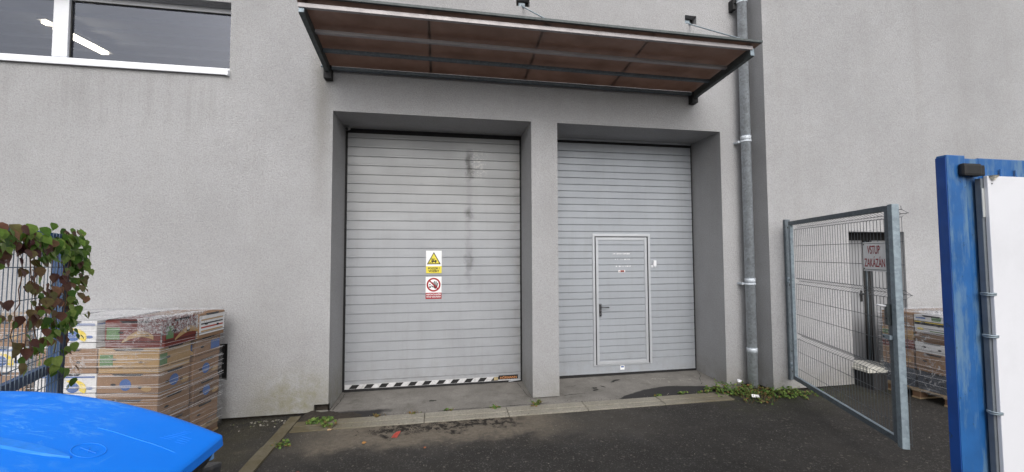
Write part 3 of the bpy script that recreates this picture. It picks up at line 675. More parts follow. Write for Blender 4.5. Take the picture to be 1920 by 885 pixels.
def strip(a, b, wd, mi): 
    a, b = Vector((a[0], yk, a[1])), Vector((b[0], yk, b[1])); s = (b-a).cross(Vector((0, 1, 0))).normalized()*wd/2; ps.face([a-s, b-s, b+s, a+s], mi)
for a, b, wd in (((-.075, 1.475), (-.095, 1.545), .013), ((-.066, 1.48), (-.072, 1.560), .013), ((-.052, 1.48), (-.049, 1.555), .013), ((-.040, 1.475), (-.026, 1.535), .012), ((-.085, 1.470), (-.118, 1.495), .014)): strip(a, b, wd, 2)
ps.face([(-.088, yk-.0005, 1.485), (-.078, yk-.0005, 1.462), (-.06, yk-.0005, 1.448), (-.042, yk-.0005, 1.46), (-.034, yk-.0005, 1.488), (-.05, yk-.0005, 1.497), (-.075, yk-.0005, 1.497)], 2)
ps.disc((-.138, yk, 1.510), (0, -1, 0), .010, 12, 2); strip((-.150, 1.475), (-.122, 1.475), .02, 2)
yk -= .0008; strip((-.145, 1.567), (-.027, 1.449), .020, 1)
ps.text('NEPOVOLANÝM', (-.086, yk, 1.366), .030, (1, 0, 0), (0, 0, 1), 0, .95, .0008); ps.text('VSTUP ZAKÁZÁN', (-.086, yk, 1.332), .030, (1, 0, 0), (0, 0, 1), 0, .88, .0008)
tag(ps.build('prohibition_sign', [PAPER, RED, INK]), 'red and white no entry sign with a black hand on the left loading door', 'sign')

# ------------------------------------------------------------------ galvanised mesh gate
hp = Vector((4.84, 5.0, 0)); fe = Vector((4.1, 3.07, 0)); gd = (fe-hp).normalized(); ga = math.atan2(gd.y, gd.x)
GT = empty('mesh_gate', hp, ga, 'open galvanized wire mesh gate hinged on the right-hand wall', 'gate')
# local x runs from the wall hinge to the free end; local +y is the side away from the camera
mb = MB(); mb.box(.085, .135, -.02, .02, .272, 2.335, 0, .003); mb.build('hinge_stile', GALV, GT)
mb = MB(); mb.box(1.985, 2.045, -.022, .022, .215, 2.385, 0, .004); mb.build('free_stile', GALVD, GT)
mb = MB(); mb.box(2.0455, 2.105, -.032, .028, .20, 2.392, 0, .006); mb.disc((2.075, 0, 2.3925), (0, 0, 1), .014, 12, 1); mb.build('end_post', [GALV, BLACK], GT)
mb = MB(); mb.box(.085, 1.984, -.0195, .0195, 2.336, 2.388, 0, .003); mb.build('top_rail', GALVD, GT)
mb = MB(); mb.box(.085, 1.984, -.0195, .0195, .218, .271, 0, .003); mb.box(.09, 1.98, -.016, .016, .2715, .2725, 1); mb.build('bottom_rail', [GALVD, GALV], GT)
mb = MB(); folds = ((2.305, .035), (1.565, .04), (.815, .04))
def wy(z):
    y = .028
    for c, h in folds:
        if abs(z-c) < h: y += .052*(1-abs(z-c)/h)
    return y
zz = sorted([.235, 2.37] + [c+s*h for c, h in folds for s in (-1, 0, 1)])
for i in range(39):
    x = .15+i*.05; mb.tube([(x, wy(z), z) for z in zz], .0031, 4)
for z in sorted([2.046, 1.836, 1.32, 1.11, .605, .37, .25] + [c+s*h for c, h in folds for s in (-1, 1)] + [c for c, h in folds]):
    mb.tube([(.12, wy(z)+.005, z), (2.13, wy(z)+.005, z)], .003, 4)
mb.tube([(2.125, wy(z)+.002, z) for z in zz], .0026, 4)
mb.build('wire_mesh', WIRE, GT)
mb = MB(); mb.box(1.992, 2.03, -.055, -.0225, 1.28, 1.47, 0, .004); mb.tube([(2.01, -.055, 1.455), (2.01, -.10, 1.46), (1.985, -.11, 1.46)], .009, 8, 1); mb.disc((2.01, -.0555, 1.34), (0, -1, 0), .009, 10, 2); mb.build('lock_case', [GALVDK, WHITE, BLACK], GT)
mb = MB(); mb.box(1.955, 2.05, -.06, -.033, 1.15, 1.19, 0, .004); mb.disc((1.975, -.0605, 1.17), (0, -1, 0), .01, 10, 1); mb.build('lock_lug', [GALV, BLACK], GT)
for z in (1.02, 2.2):
    mb = MB(); mb.tube([(.0, -.01, z-.9+.28), (.085, 0, z-.9+.28)], .011, 8); mb.tube([(.02, -.012, z-.66), (.02, -.012, z-.59)], .014, 10); mb.build('hinge', GALV, GT)
gp = MB((4.86, 5.02, 0)); gp.box(4.815, 4.895, 5.0, 5.034, .185, 2.425, 0, .004)
GP = tag(gp.build('gate_post', GALVD), 'flat galvanized hinge post bolted to the right-hand wall beside the mesh gate', 'post')
for z in (2.31, 1.5, .58, .30):
    mb = MB((4.86, 5.02, 0)); mb.tube([(4.855, 4.996, z), (4.855, 5.0, z)], .012, 12)
    o = mb.build('bolt', BLACK); o.location = (0, 0, 0); o.parent = GP
# sign on the gate
gsx = lambda u, z: hp + gd*u + Vector((0, 0, z))
M = Matrix.Translation(hp) @ Matrix.Rotation(ga, 4, 'Z')
sg = empty('entry_sign', M @ Vector((1.79, .012, 1.91)), ga, 'white VSTUP ZAKAZAN no entry sign hung on the mesh gate', 'sign')
mb = MB(); mb.box(-.188, .200, .0, .006, -.145, .143, 0, .002); mb.build('sign_board', PAPER, sg)
mb = MB(); mb.box(-.188, .2, -.002, .0, .128, .131, 1); mb.box(-.188, .2, -.002, .0, -.131, -.127, 1)
mb.text('VSTUP', (-.025, -.002, .062), .115, (1, 0, 0), (0, 0, 1), 0, .66, .0012, width=.18); mb.text('ZAKÁZÁN', (-.018, -.002, -.066), .115, (1, 0, 0), (0, 0, 1), 0, .66, .0012, width=.295)
mb.build('lettering', [REDT, DARK], sg)
for q in ((-.17, .12), (-.17, -.12), (.17, .12), (.17, -.12)):
    mb = MB(); mb.tube([(q[0], -.003, q[1]), (q[0], .001, q[1])], .006, 10); mb.build('rivet', INK, sg)

# ------------------------------------------------------------------ blue gates
# right-hand leaf, close to the camera, parallel to the building
BG = empty('blue_gate', (1.2, .79, 0), 0, 'worn blue steel gate with a white board, near the right edge', 'gate')
bo = (1.2, .79, 0)
mb = MB(bo); mb.box(1.2078, 1.265, .78, .8022, 0, 2.182, 0, .003); mb.box(1.2055, 1.2075, .7815, .8018, 0, 2.176, 1); mb.build('gate_post', [BLUEP, BLUED], BG)  # left side plate in a deeper blue than the front
mb = MB(bo); mb.box(1.2655, 1.3225, .790, .83, .15, 2.178, 0, .003); mb.build('stile', BLUEP, BG)
mb = MB(bo); mb.box(1.323, 3.2, .79, .83, 2.128, 2.180, 0, .003); mb.box(1.323, 3.2, .79, .83, .12, .17, 0, .003); mb.box(3.2, 3.26, .785, .845, 0, 2.19, 0, .003); mb.build('rail', BLUEP, BG)
mb = MB(bo)
for i in range(38): mb.tube([(1.335+i*.05, .786, .13), (1.335+i*.05, .786, 2.153)], .0025, 6)
for i in range(11): mb.tube([(1.30, .782, .16+i*.195), (3.22, .782, .16+i*.195)], .003, 6)
mb.build('wire_mesh', BLUEP, BG)
mb = MB(bo); mb.box(1.238, 1.293, .765, .7795, 2.129, 2.160, 0, .006); mb.box(1.288, 1.306, .768, .789, 2.131, 2.157, 0, .003); mb.build('plastic_cap', BLACK, BG)
wb = MB((1.33, .75, 1.2)); wb.box(1.304, 3.1, .764, .772, .35, 2.130, 0, .0015)
WB = tag(wb.build('white_board', simple('white_panel', (.69, .70, .74), .45, 0, .03, 2, dirt=((.52, .53, .55), .35))), 'large blank white board wired to the blue gate at the right edge', 'board')
def wpart(mb, name, mat):
    o = mb.build(name, mat); o.location = (0, 0, 0); o.parent = WB; return o
mb = MB((1.33, .75, 1.2)); mb.box(1.2965, 1.318, .7725, .784, .35, 2.125, 0, .001); wpart(mb, 'edge_profile', simple('board_edge_grey', (.16, .18, .20), .5, .3, .25, 9))
mb = MB((1.33, .75, 1.2)); mb.box(1.2955, 1.3035, .7705, .7723, 2.03, 2.10, 0); wpart(mb, 'edge_tape', simple('edge_tape', (.42, .44, .44), .5))
for i, z in enumerate((1.845, 1.745, 1.565)):
    mb = MB((1.33, .75, 1.2)); mb.tube([(1.300, .786, z), (1.288, .772, z+.002), (1.297, .764, z+.001), (1.307, .762, z+.001)], .0022, 6); mb.tube([(1.300, .786, z-.003), (1.2885, .7725, z-.003), (1.297, .7645, z-.003), (1.307, .762, z-.002)], .0018, 6); wpart(mb, 'wire_tie', GALV)
mb = MB((1.33, .75, 1.2)); mb.tube([(1.318, .760, 2.119), (1.318, .761, 2.122), (1.318, .762, 2.127), (1.318, .762, 2.130)], .01, 14, rr=[.003, .005, .010, .011]); mb.disc((1.3165, .7635, 2.111), (0, -1, 0), .002, 8, 1); wpart(mb, 'fixing_cap', [simple('cream_plastic', (.60, .57, .48), .5), INK])

# left-hand leaf carrying the vine; sags slightly toward its free end
la = math.atan2(-.934, .357)
LG = empty('blue_fence_gate', (-2.75, 3.53, 0), la, 'blue wire mesh gate leaf overgrown by a vine at the left edge', 'gate')
LG.rotation_euler = (0, -R(1.2), la)
mb = MB(); mb.box(-.055, .045, -.03, .03, .0, 2.105, 0, .004); mb.build('gate_post', BLUEF, LG)
mb = MB(); mb.box(.0455, 2.4, -.02, .02, 2.052, 2.105, 0, .003); mb.build('top_rail', m_bluepaint('blue_rail_paint', (.018, .085, .27), .1), LG)
mb = MB(); mb.box(.0455, 2.4, -.02, .02, 1.118, 1.185, 0, .003); mb.build('middle_rail', BLUEF, LG)
mb = MB(); mb.box(.0455, 2.4, -.02, .02, .12, .17, 0, .003); mb.build('bottom_rail', BLUEF, LG)
mb = MB()
for i in range(50): mb.tube([(-.04+i*.05, .034, .10), (-.04+i*.05, .034, 2.135-.03)], .0026, 5)
for z in (2.06, 1.865, 1.665, 1.46, 1.26, 1.06, .86, .66, .46, .26, .12): mb.tube([(-.06, .039, z), (2.42, .039, z)], .0033, 5)
mb.build('wire_mesh', WIREB, LG)

# vine
VN = empty('climbing_vine', (-2.75, 3.53, 0), la, 'green and maroon leafed climbing vine draped over the blue fence gate', 'vine')
CL = [(0.72, 2.08, 0.1, 0.03, 14, 0), (0.58, 2.05, 0.1, 0.04, 14, 0), (0.69, 2.03, 0.1, 0.04, 12, 1), (0.73, 1.95, 0.08, 0.04, 10, 2), (0.41, 2.03, 0.11, 0.04, 12, 0), (0.22, 2.02, 0.13, 0.04, 14, 0), (0.06, 2.06, 0.12, 0.05, 16, 0), (-0.12, 2.04, 0.16, 0.06, 22, 0), (-0.22, 1.97, 0.12, 0.07, 16, 0), (0.13, 1.94, 0.1, 0.04, 8, 0), (-0.2, 1.86, 0.13, 0.07, 20, 0), (-0.27, 1.88, 0.09, 0.06, 8, 0), (-0.09, 1.91, 0.09, 0.04, 6, 0), (0.5, 1.91, 0.07, 0.03, 7, 1), (0.43, 1.93, 0.05, 0.03, 4, 1), (0.63, 1.82, 0.06, 0.03, 5, 1), (0.53, 1.75, 0.06, 0.03, 6, 1), (0.67, 1.73, 0.05, 0.02, 4, 1), (0.28, 1.8, 0.08, 0.04, 6, 1), (0.08, 1.81, 0.12, 0.04, 8, 0), (0.15, 1.72, 0.13, 0.04, 12, 1), (0.3, 1.68, 0.12, 0.04, 12, 1), (0.51, 1.68, 0.08, 0.04, 8, 1), (0.4, 1.62, 0.11, 0.04, 12, 1), (-0.04, 1.73, 0.11, 0.05, 10, 1), (-0.22, 1.74, 0.12, 0.07, 16, 0), (-0.26, 1.63, 0.09, 0.06, 10, 0), (-0.12, 1.6, 0.13, 0.06, 16, 0), (0.05, 1.54, 0.12, 0.05, 12, 0), (0.19, 1.51, 0.11, 0.04, 10, 0), (-0.24, 1.48, 0.09, 0.07, 9, 0), (0.62, 1.56, 0.07, 0.03, 7, 1), (0.51, 1.56, 0.06, 0.03, 6, 1), (0.36, 1.49, 0.09, 0.03, 6, 0), (0.24, 1.44, 0.11, 0.04, 9, 0), (0.38, 1.4, 0.1, 0.04, 8, 0), (0.08, 1.4, 0.09, 0.05, 6, 0), (-0.22, 1.34, 0.06, 0.06, 5, 0), (-0.22, 1.27, 0.04, 0.03, 3, 1), (0.68, 1.4, 0.06, 0.03, 6, 1), (0.57, 1.35, 0.07, 0.03, 8, 0), (0.68, 1.29, 0.05, 0.03, 5, 1), (0.14, 1.26, 0.08, 0.06, 5, 0), (0.29, 1.2, 0.06, 0.04, 4, 0), (-0.2, 0.98, 0.04, 0.06, 3, 0), (0.05, 1.11, 0.05, 0.05, 3, 0), (0.71, 1.52, 0.03, 0.04, 4, 1), (1.0, 2.05, .2, .05, 24, 0), (1.3, 2.0, .25, .08, 24, 1), (1.1, 1.6, .3, .3, 24, 1)]
vx, vy = cos(la), sin(la)
def leaf(mb, c, nrm, tip, L, Wd, mi=0, fold=.25, curl=.15):
    """pointed, slightly folded leaf: c base, nrm face normal, tip direction"""
    n = Vector(nrm).normalized(); t = Vector(tip); t = (t-n*t.dot(n)).normalized(); s = n.cross(t)
    prof = ((0, 0), (.12, .34), (.35, .5), (.62, .36), (.84, .13), (1, 0))
    mid = [c+t*L*p + n*(-curl*L*p*p) for p, _ in prof]; mv = [mb.v(q) for q in mid]
    for sg in (-1, 1):
        ed = [mb.v(mid[i]+s*sg*Wd*prof[i][1]+n*(fold*Wd*prof[i][1]) - t*(.06*L if i == 1 else 0)) for i in range(1, 5)]
        ch = [mv[0]]+ed+[mv[5]]
        for i in range(5):
            q = [mv[i], mv[i+1], ch[i+1], ch[i]]; q = list(dict.fromkeys(q))
            if sg < 0: q.reverse()
            if len(q) >= 3:
                f = mb.bm.faces.new(q); f.material_index = mi; f.smooth = True
mb = MB(); rnd = random.Random(11)
# in the vine's local frame the camera lies toward +y and +x
for s_, z_, rs, rz, n, c in CL:
    s_ = s_*.78 if s_ < -.05 else s_; rs = rs*.8 if s_ < -.05 else rs
    if z_ > 2.0 and s_ > .1: z_ -= .035; n = int(n*1.0)
    n = max(3, int(n*(1.9 if c == 0 and z_ > 1.85 else 1.45 if c == 0 else 1.1)))
    if -.06 < s_ < .2 and 1.45 < z_ < 1.93: n = int(n*.45)
    for i in range(n):
        x = s_+rnd.gauss(0, .5)*rs; z = z_+rnd.gauss(0, .75)*rz*1.15; y = rnd.uniform(.045, .11) if x > -.05 else rnd.uniform(-.08, .10)
        nn = Vector((rnd.uniform(-.3, .8), 1, rnd.uniform(-.1, .8))); tp = Vector((rnd.uniform(-.7, .7), rnd.uniform(.0, .3), -1))
        L_ = rnd.uniform(.040, .078); k = c
        if c == 0 and rnd.random() < (.30 if s_ > .25 else .10): k = 1
        if c == 1 and rnd.random() < .22: k = 0
        leaf(mb, Vector((x, y, z+L_*.5)), nn, tp, L_, L_*rnd.uniform(.85, 1.1), k, rnd.uniform(.05, .3), rnd.uniform(-.1, .35))
for k in range(7):   # stray tip hanging out over the wall side
    leaf(mb, Vector((-.30-.03*k, .02, 1.80-.012*k*k*.3)), (.3, 1, .4), (rnd.uniform(-1, .3), 0, rnd.uniform(-1, .4)), .035, .02, 1)
mb.build('foliage', [LEAFG, LEAFR, LEAFP], VN)
mb = MB()
for k in range(9):
    x = rnd.uniform(-.15, .7); pts = []
    z = 2.08
    for i in range(12):
        pts.append((x, .045+rnd.uniform(0, .02), z)); x += rnd.uniform(-.045, .035); z -= rnd.uniform(.04, .09)
    mb.tube(pts, .0028, 5)
mb.tube([(-.15, .05, 1.86), (-.28, .03, 1.82), (-.40, .02, 1.775), (-.48, .02, 1.765), (-.53, .02, 1.78)], .002, 5)
mb.tube([(2.2, .05, 2.0), (1.6, .06, 2.07), (1.0, .05, 2.05), (.5, .05, 2.06), (0, .05, 2.06), (-.2, .02, 1.95), (-.22, .0, 1.6), (-.20, .0, 1.25)], .006, 6)
mb.build('stems', STEM, VN)

# ------------------------------------------------------------------ wrapped cartons
def carton(mb, w_, d_, h_, base=0, hole=2, prn=3, style=0, rnd=random):
    """telescopic fruit carton, local origin at its bottom centre. front = -y, right side = +x"""
    a, b = w_/2-.011, d_/2-.011
    mb.box(-a+.004, a-.004, -b+.004, b-.004, .001, h_*.5, base, .004); mb.box(-a, a, -b, b, h_*.22, h_-.002, base, .006)
    e = .0015
    def fr(pts, mi, k=1):    # on the front
        mb.face([(p[0], -b-e*k, p[1]) for p in pts], mi)
    def sd(pts, mi, k=1):    # on the right end
        mb.face([(a+e*k, p[0], p[1]) for p in pts], mi)
    def oval(c, r, q, n=14, tilt=0): return [(c[0]+r*cos(2*pi*i/n)*cos(tilt)-q*sin(2*pi*i/n)*sin(tilt), c[1]+r*cos(2*pi*i/n)*sin(tilt)+q*sin(2*pi*i/n)*cos(tilt)) for i in range(n)]
    def lf(pts, mi, k=1): mb.face([(-a-e*k, p[0], p[1]) for p in reversed(pts)], mi)
    for F, L_ in ((fr, w_), (sd, d_), (lf, d_)):
        F(oval((-L_*.22, h_*.56), .026, .011), hole, 2)
        F([(-L_*.20, h_*.90), (L_*.20, h_*.90), (L_*.25, h_*.985), (-L_*.25, h_*.985)], hole, 1.5)
        F([(-L_*.49, h_*.215), (L_*.49, h_*.215), (L_*.49, h_*.235), (-L_*.49, h_*.235)], hole, .8)
        if L_ > .5 or rnd.random() < .7: F(oval((L_*.2, h_*.45), .020, .012), hole, 2)
        if style == 1:      # white print with a yellow crescent and a blue badge
            F([(-L_*.46, h_*.82), (L_*.46, h_*.82), (L_*.46, h_*.9), (-L_*.46, h_*.9)], 4)
            c = (L_*.12, h_*.48)
            P = [(c[0]+.13*cos(t), c[1]-.02+.085*sin(t)) for t in [R(q) for q in range(-30, 121, 15)]] + [(c[0]+.07*cos(t), c[1]-.01+.055*sin(t)) for t in [R(q) for q in range(120, -31, -15)]]
            F(P, 3, 3); F(oval((c[0]+.0, c[1]-.01), .06, .048), 4, 2); F(oval((L_*.38, h_*.42), .035, .014), 4, 2)
        elif style == 2:
            F(oval((-L_*.03, h_*.55), .055, .055), 4, 2); F(oval((L_*.30, h_*.40), .05, .028), 5, 2)
        elif style == 3:
            P = [(-L_*.2+.30*q/10, h_*(.25+.38*sin(pi*q/12))) for q in range(11)] + [(-L_*.2+.30*q/10, h_*(.18+.22*sin(pi*q/12))) for q in range(10, -1, -1)]
            F(P, 5, 2); F([(-L_*.45, h_*.3), (-L_*.24, h_*.3), (-L_*.24, h_*.75), (-L_*.45, h_*.75)], 6)
        elif style == 4:    # framed blue end label
            F([(L_*.1, h_*.35), (L_*.44, h_*.35), (L_*.44, h_*.75), (L_*.1, h_*.75)], 4)
        elif style == 5:
            F([(-L_*.46, h_*.15), (L_*.46, h_*.15), (L_*.46, h_*.9), (-L_*.46, h_*.9)], 8, .6)
            for q in range(4): F([(-L_*.40, h_*(.25+.15*q)), (L_*.40, h_*(.25+.15*q)), (L_*.40, h_*(.31+.15*q)), (-L_*.40, h_*(.31+.15*q))], (5, 7, 2, 5)[q], 1.2)
        elif style == 6:    # white box with navy and yellow bands
            F([(-L_*.46, h_*.42), (L_*.46, h_*.42), (L_*.46, h_*.64), (-L_*.46, h_*.64)], 2); F([(-L_*.46, h_*.56), (L_*.46, h_*.56), (L_*.46, h_*.61), (-L_*.46, h_*.61)], 3, 2)
            F([(L_*.02, h_*.7), (L_*.25, h_*.7), (L_*.28, h_*.93), (0, h_*.93)], 6); F([(-L_*.42, h_*.76), (-L_*.15, h_*.76), (-L_*.15, h_*.86), (-L_*.42, h_*.86)], 4); F(oval((-L_*.3, h_*.2), .04, .015), 3); F([(-L_*.05, h_*.08), (L_*.42, h_*.08), (L_*.42, h_*.13), (-L_*.05, h_*.13)], 6)
CM = lambda base: [base, CARD2, PBLK, PYEL, PBLUE, CARDY, PGRN, PRED, CARDW]
NTH = {0: 'lowest', 1: 'second lowest', 2: 'middle', 3: 'second highest', 4: 'top'}
def pallet(loc, rz, wd, dp, label):
    o = empty('pallet', loc, rz, label, 'pallet')
    mb = MB()
    for i in range(5): y = -dp/2+.05+i*(dp-.1)/4; mb.box(-wd/2, wd/2, y-.045, y+.045, .112, .132, 0, .002)
    mb.build('deck_boards', WOOD, o)
    mb = MB()
    for i in range(3): x = -wd/2+.05+i*(wd-.1)/2; mb.box(x-.049, x+.049, -dp/2+.001, dp/2-.001, .09, .111, 0, .002); mb.box(x-.048, x+.048, -dp/2, dp/2, .0, .02, 0, .002)
    mb.build('bearers', WOOD, o)
    for i in range(3):
        for j in range(3):
            x = -wd/2+.05+i*(wd-.1)/2; y = -dp/2+.07+j*(dp-.14)/2; mb = MB(); mb.box(x-.045, x+.045, y-.06, y+.06, .021, .0895, 0, .003); mb.build('block', CARD2, o)
    return o
def wrap(loc, rz, wd, dp, z0, z1, label, mat, seed, crumple):
    rr = random.Random(seed); o = empty('stretch_film', loc, rz, label, 'plastic film'); mb = MB()
    nz, nu = 22, 16; rows = []
    per = [(-wd/2+wd*i/nu, -dp/2) for i in range(nu)] + [(wd/2, -dp/2+dp*i/nu) for i in range(nu)] + [(wd/2-wd*i/nu, dp/2) for i in range(nu)] + [(-wd/2, dp/2-dp*i/nu) for i in range(nu)]
    for j in range(nz+1):
        z = z0+(z1-z0)*j/nz; off = .014+.006*sin(j*2.1)+(.01 if j == nz else 0)
        rows.append([mb.v((x*(1+off*2/wd)+rr.uniform(-.003, .003), y*(1+off*2/dp)+rr.uniform(-.003, .003), z+rr.uniform(-.006, .006))) for x, y in per])
    n = len(per)
    for q, w_ in enumerate(rows[-1]+rows[-2]+rows[-3]): w_.co.x += (.035 if (w_.co.x > wd/2 and crumple and wd > 1) else 0)
    for A, B in zip(rows, rows[1:]):
        for k in range(n): mb.bm.faces.new((A[k], A[(k+1) % n], B[(k+1) % n], B[k])).smooth = True
    mb.build('wrap', mat, o)
    mb = MB(); N = 14
    V = [[mb.v((-wd/2-.02+(wd+.04)*i/N, -dp/2-.02+(dp+.04)*j/N, z1+.012+rr.uniform(0, .012))) for j in range(N+1)] for i in range(N+1)]
    for i in range(N):
        for j in range(N): mb.bm.faces.new((V[i][j], V[i+1][j], V[i+1][j+1], V[i][j+1])).smooth = True
    mb.build('top_sheet', CRUMPLE, o)
    mb = MB()
    for k in range(22):   # taut bunched strands running round the stack
        z = z0+(z1-z0)*rr.random()**.8; dz = rr.uniform(-.05, .05); f = wd/2+.024; q = dp/2+.024
        mb.tube([(-f, -q, z-dz*.5+rr.uniform(-.02, .02)), (0, -q-.004, z+rr.uniform(-.012, .012)), (f, -q, z+dz*.3), (f+.004, 0, z+dz*.6), (f, q, z+dz)], .0009, 4)
    mb.build('strands', WHITE, o)
    if crumple:
        for (x0, x1, y0, y1, h, drop) in crumple:   # rumpled film lying over the edge of the stack
            mb = MB(); N = 26; V = []
            for i in range(N+1):
                row = []
                for j in range(N+1):
                    u, v_ = i/N, j/N; x = x0+(x1-x0)*u; y = y0+(y1-y0)*v_; z = z1+.02
                    if y < -dp/2-.02: z -= (-dp/2-.02-y); y = -dp/2-.03
                    if x > wd/2+.02: z -= (x-wd/2-.02); x = wd/2+.03
                    e = min(u, 1-u, v_, 1-v_)*6; e = min(1, e)
                    n_ = Vector((rr.uniform(-1, 1), rr.uniform(-1, 1), rr.uniform(-.2, 1)))*h*(.35+.65*e)
                    row.append(mb.v((x+n_.x*.6, y+n_.y*.6, z+n_.z)))
                V.append(row)
            for i in range(N):
                for j in range(N): mb.bm.faces.new((V[i][j], V[i+1][j], V[i+1][j+1], V[i][j+1])).smooth = (i*7+j*3) % 5 != 0
            mb.build('loose_film', CRUMPLE, o)
    return o
def stack(N, rz, place, cols, rows, cw, cd_, layers, styles, seed, grp, colnames, rownames):
    """N = front right bottom corner; the stack grows to local -x and +y"""
    rr = random.Random(seed); e1 = Vector((cos(rz), sin(rz), 0)); e2 = Vector((-sin(rz), cos(rz), 0)); z = N[2]+.134
    for L_, h in enumerate(layers):
        push = .045 if (L_ == 4 and place.endswith('loading bay')) else 0
        for i in range(cols):
            for j in range(rows):
                base, st = styles(L_, i, j)
                c = Vector((N[0], N[1], 0)) + e1*push*(1-i) - e1*(cw*(i+.5)+rr.uniform(-.009, .009)) + e2*(cd_*(j+.5)+rr.uniform(-.008, .008))
                nm = NTH[L_] if len(layers) == 5 else ('bottom', 'second', 'third', 'fourth', 'fifth')[L_]
                mb = MB(); carton(mb, cw, cd_, h, 0, 2, 3, st, rr)
                o = mb.build('cardboard_box', CM(base)); o.location = (c.x, c.y, z); o.rotation_euler = (0, 0, rz+rr.uniform(-.02, .02))
                colr = {CARDW: 'white printed', CARDR: 'dark red', CARDB: 'blue-grey', CARDY: 'ochre', CARD2: 'dark brown'}.get(base, 'brown')
                tag(o, f'{colr} carton, {nm} layer, {rownames[j]} {colnames[i]}, {place}', 'box', grp)
        z += h
    return z
rz1 = R(-10); N1 = (-2.585, 4.405, 0)
def sty1(L_, i, j):
    if L_ == 4: return (CARDW, 1) if i == 1 else ((CARD, 5) if j == 1 else (CARDR, 3))
    if L_ == 3: return (CARD, 0) if i == 1 else ((CARD, 4) if j == 1 else (CARDY, 3))
    if L_ == 2: return (CARDW, 1) if i == 1 else (CARD, 2)
    return (CARD, 0) if (i+j+L_) % 2 else (CARD2, 2)
e1 = Vector((cos(rz1), sin(rz1), 0)); e2 = Vector((-sin(rz1), cos(rz1), 0))
zt = stack(N1, rz1, 'wrapped stack beside the loading bay', 2, 2, .6, .4, [.235, .235, .235, .235, .26], sty1, 3, 'cartons on the left pallets', ['right', 'left'], ['front', 'rear'])
c1 = Vector(N1) - e1*.6 + e2*.4
pallet(c1, rz1, 1.2, .8, 'wooden pallet under the film-wrapped carton stack beside the left loading bay')
wrap(c1, rz1, 1.2, .8, .06, zt+.0, 'clear stretch film around the carton stack beside the left loading bay', FILM, 5, [(.40, .78, -.56, -.20, .016, 0), (.50, .80, -.20, .10, .012, 0)])
N2 = Vector(N1) - e1*1.27
zt2 = stack(N2, rz1, 'wrapped stack behind the vine gate', 2, 2, .6, .4, [.24]*5, lambda L_, i, j: [(CARD, 2), (CARDW, 1), (CARD, 0), (CARDY, 3)][(L_*3+i*2+j) % 4], 9, 'cartons on the left pallets', ['right', 'left'], ['front', 'rear'])
c2 = N2 - e1*.6 + e2*.4
pallet(c2, rz1, 1.2, .8, 'wooden pallet under the carton stack behind the vine-covered blue gate')
wrap(c2, rz1, 1.2, .8, .06, zt2, 'clear stretch film around the carton stack behind the vine-covered gate', FILM, 6, None)
# top carton lid edge sticking out at the far corner
# right pallet: visible face looks toward -x, so turn it a quarter
rz2 = R(-90); g0 = gz(6.3)
# local -y (front) faces world -x ; local +x faces world -y
N3 = (6.15, 4.03, g0)
def sty2(L_, i, j):
    if L_ == 0: return (CARDB, 0)
    if L_ == 1: return (CARD, 2) if i else (CARD, 0)
    if L_ == 2: return (CARDR, 0) if i else (CARDW, 0)
    if L_ == 3: return (CARDY, 3) if i else (CARD2, 0)
    return (CARD, 0) if i else (CARDW, 6)
zt3 = stack(N3, rz2, 'wrapped stack by the side door', 2, 2, .4, .6, [.24, .24, .13, .13, .225], sty2, 21, 'cartons on the right pallet', ['nearer', 'farther'], ['outer', 'inner'])
c3 = Vector((6.15+.6, 4.03+.4, g0))
pallet(c3, rz2, .8, 1.2, 'wooden pallet under the carton stack by the side door')
wrap(c3, rz2, .8, 1.2, g0*0+.10, zt3-g0, 'clear stretch film around the carton stack by the side door', FILM2, 8, [(-.02, .36, -.58, -.12, .022, 0)])
mb = MB((6.0, 4.3, 0))
# bench-like white slab lying on the doorstep
wsb = MB((6.12, 4.98, .29)); wsb.hexa([(5.87, 4.80, .277), (6.40, 4.74, .277), (6.44, 5.20, .277), (5.90, 5.22, .277), (5.87, 4.80, .312), (6.40, 4.74, .312), (6.44, 5.20, .312), (5.90, 5.22, .312)], 0, .004)
wsb.hexa([(5.90, 4.82, .313), (6.36, 4.78, .313), (6.38, 5.18, .313), (5.92, 5.20, .313), (5.90, 4.82, .352), (6.36, 4.78, .345), (6.38, 5.18, .335), (5.92, 5.20, .358)], 0, .004)
mb.bm.free()
tag(wsb.build('white_slab', simple('old_white_board', (.60, .59, .54), .7, 0, .1, 9)), 'stained white boards lying on the dark doorstep of the side door', 'board')

# ------------------------------------------------------------------ waste container
BN = empty('waste_container', (-1.405, 1.05, 0), R(-1.7), 'large wheeled waste container with a domed bright blue lid, lower left', 'waste container')
A_, B_ = .685, .5
def lz(x): return 1.35+.18*(1-(x/A_)**2)
mb = MB(); nx, ny = 44, 24; V = []
def lidp(u, v):
    # square with rounded corners
    r = .014; x, y = u*A_, v*B_
    qx, qy = A_-r, B_-r
    if abs(x) > qx and abs(y) > qy:
        dx, dy = abs(x)-qx, abs(y)-qy; m_ = max(dx, dy); l = math.hypot(dx, dy)
        if l > 1e-6: f = m_/l; x = math.copysign(qx+dx*f, x); y = math.copysign(qy+dy*f, y)
    return x, y
V = [[None]*(ny+1) for _ in range(nx+1)]
def ease(t): return math.copysign(1-(1-abs(t))**1.5, t)
for i in range(nx+1):
    for j in range(ny+1):
        x, y = lidp(ease(-1+2*i/nx), ease(-1+2*j/ny)); e = min(A_-abs(x), B_-abs(y)); V[i][j] = mb.v((x, y, lz(x)-.003*max(0, 1-e/.006)**2))
for i in range(nx):
    for j in range(ny): mb.bm.faces.new((V[i][j], V[i+1][j], V[i+1][j+1], V[i][j+1])).smooth = True
rim = [V[i][0] for i in range(nx)]+[V[nx][j] for j in range(ny)]+[V[i][ny] for i in range(nx, 0, -1)]+[V[0][j] for j in range(ny, 0, -1)]
